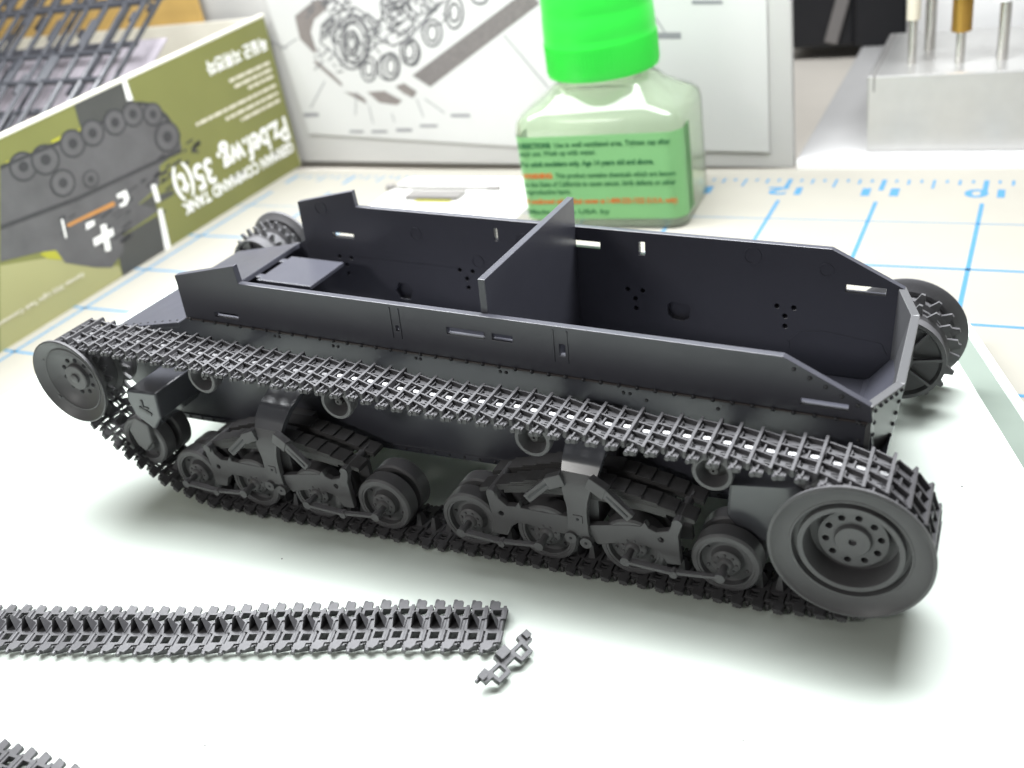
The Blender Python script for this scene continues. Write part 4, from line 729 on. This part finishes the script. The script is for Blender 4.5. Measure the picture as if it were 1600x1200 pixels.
g.build('cap', M_cap, bt)
g = G()
for k_ in range(90):
    a = 2*pi*k_/90; g.bar((c_[0]+1.495*cos(a), c_[1]+1.495*sin(a), 4.12), (c_[0]+1.49*cos(a), c_[1]+1.49*sin(a), 4.86), .04, .03, (cos(a), sin(a), 0))
g.build('cap_ribs', M_cap, bt)['kind'] = 'stuff'
def ltext(body_, x, z, size, m, width, name='label_text', bold=.004):
    return text(body_, size, frame((x, -.018, z), (1, 0, 0), (0, 0, 1), (0, -1, 0)), m, bt, name, width=width, bold=bold, ext=.002)
ltext('DIRECTIONS:', .16, 2.36, .20, M_lprt, .95, bold=.010); ltext('Use in well ventilated area. Tighten cap after', 1.2, 2.36, .20, M_lprt, 3.2)
ltext('each use. Wash up with water.', .16, 2.14, .20, M_lprt, 2.2)
ltext('For adult modelers only. Age 14 years old and above.', .16, 1.84, .20, M_lprt, 3.75, bold=.008)
ltext('WARNING:', .16, 1.50, .20, M_lred, .88, bold=.010); ltext('This product contains chemicals which are known', 1.12, 1.50, .20, M_lprt, 3.35)
ltext('to the State of California to cause cancer, birth defects or other', .16, 1.26, .20, M_lprt, 4.3)
ltext('reproductive harm.', .16, 1.04, .20, M_lprt, 1.35)
ltext('If swallowed call medical center at 1-800-222-1222 (U.S.A. only)', .16, .76, .20, M_lred, 4.3, bold=.006)
ltext('Made in the USA by', .16, .46, .18, M_lprt, 2.4)

# ================================================================== white sheet with small parts behind the tank
ws = G(); ws.prism(rrect(-5.6, -1.9, 0, 1.6, .3, 4), XY, 0, .02); wo = ws.build('white_card', M_wprt, None, loc=(.1, 14.75, ZM+.006)); tag(wo, 'small white card lying on the mat between the tank and the bottle', 'card')
e = empty('metal_rod', (-3.6, 15.25, ZM+.10)); tag(e, 'thin grey rod with knobbed ends lying on the white card', 'rod')
G().cyl((-1.9, .03, 0), (1.95, 0, 0), .045, 8).build('shaft', M_rod, e)
G().cyl((-2.1, .03, 0), (-1.85, .03, 0), .10, 10).build('knob', M_rod, e); G().cyl((-1.6, .03, 0), (-1.3, .03, 0), .06, 10).build('collar', M_rod, e)
G().cyl((1.7, 0, 0), (2.15, 0, 0), .06, 10, .085).build('tip', M_rod, e)
e = empty('grey_part', (-3.4, 14.5, ZM+.03)); tag(e, 'pale grey ribbed plastic part with a yellow edge below the rod', 'plastic part')
G().box((-1.1, -.12, 0), (.9, .42, .12)).build('body', M_rod, e, bev=.03)
g = G()
for k_ in range(14): g.box((-1.05+k_*.14, -.20, 0), (-.99+k_*.14, -.10, .10))
g.build('ribs', M_dkgr, e)['kind'] = 'stuff'; G().box((-.6, -.34, 0), (.7, -.22, .04)).build('yellow_edge', M_yel, e)

# ================================================================== shelf, tool stand and dark things at the back right
sh = G().box((7.36, 17.175, -.8), (40, 45, -.25)).build('shelf', M_shelf, bev=.03); tag(sh, 'grey white shelf top behind the cutting mat on the right', 'shelf')
G().box((7.38, 17.10, -.79), (40, 17.17, -.29)).build('front_lip', M_white, sh)
G().box((-60, 46, -.8), (60, 46.5, 40)).build('back_wall', M_wall)['kind'] = 'structure'
st_ = empty('tool_stand', (9.2, 17.8, -.245)); tag(st_, 'brushed aluminium block drilled with holes holding steel tools', 'tool stand')
g = G(); g.box((0, 0, 0), (9, 4.6, 2.16)); g.build('block', M_alu, st_, bev=.05)
G().box((.16, -.003, 1.72), (.20, 4.55, 2.163)).build('groove', M_dkgr, st_)
def tool(label, x, y, parts, nm):
    e = empty(nm, (x, y, 1.918)); tag(e, label, 'tool', 'tools standing in the aluminium block')
    for n_, r0, r1, z0, z1, m in parts: G().cyl((0, 0, z0), (0, 0, z1), r0, 18, r1).build(n_, m, e)
tool('pale wooden handled steel tool at the left of the block', 10.22, 18.9, (('shank', .11, .11, 0, 1.5, M_steel), ('handle', .18, .2, 1.2, 4, M_cprt)), 'file_tool')
tool('steel pin standing behind the leftmost tool', 10.55, 20.3, (('shank', .15, .15, 0, 3.6, M_steel),), 'steel_pin')
tool('steel tool with a threaded brass collar and white top', 11.46, 18.8, (('shank', .12, .12, 0, .95, M_steel), ('brass_collar', .26, .26, .85, 1.75, M_brass), ('cap', .34, .36, 1.75, 2.5, M_white)), 'brass_collar_tool')
tool('plain steel tool with white top right of the brass collar', 12.5, 18.95, (('shank', .14, .14, 0, 1.6, M_steel), ('cap', .30, .34, 1.55, 2.5, M_white)), 'steel_tool')
tool('steel pin at the right edge behind the others', 13.6, 20.2, (('shank', .14, .14, 0, 3.6, M_steel),), 'steel_pin')
for k_, (x, y, r_) in enumerate(((11.9, 20.6, .12), )): pass
e = empty('white_tub', (12.2, 26.5, -.245)); tag(e, 'white round tub behind the tool stand', 'tub')
G().lathe([(2.6, 0), (2.9, .1), (3.1, 6.4), (3.2, 6.5), (3.2, 7), (.001, 7.1)], (0, 0, 0), (0, 0, 1), 48).build('tub_body', M_white, e)
e = empty('black_case', (5.2, 29.5, -.245)); tag(e, 'black case with a grey strap standing on the shelf behind the board edge', 'case')
G().box((-1.0, 0, 0), (1.85, 4, 9)).build('case_body', M_black, e, bev=.15)
G().bar((1.0, -.12, .2), (2.4, -.12, 5.2), .5, .2, (0, 1, 0)).build('strap', M_dkgr, e, bev=.05)
e = empty('black_box', (7.0, 29.3, -.245)); tag(e, 'plain black upright box left of the tool stand', 'box')
G().box((.05, 0, 0), (1.95, 4, 9)).build('box_body', M_black, e, bev=.12); G().box((.3, -.03, 7.2), (1.7, .0, 7.5)).build('lid_line', M_dkgr, e)
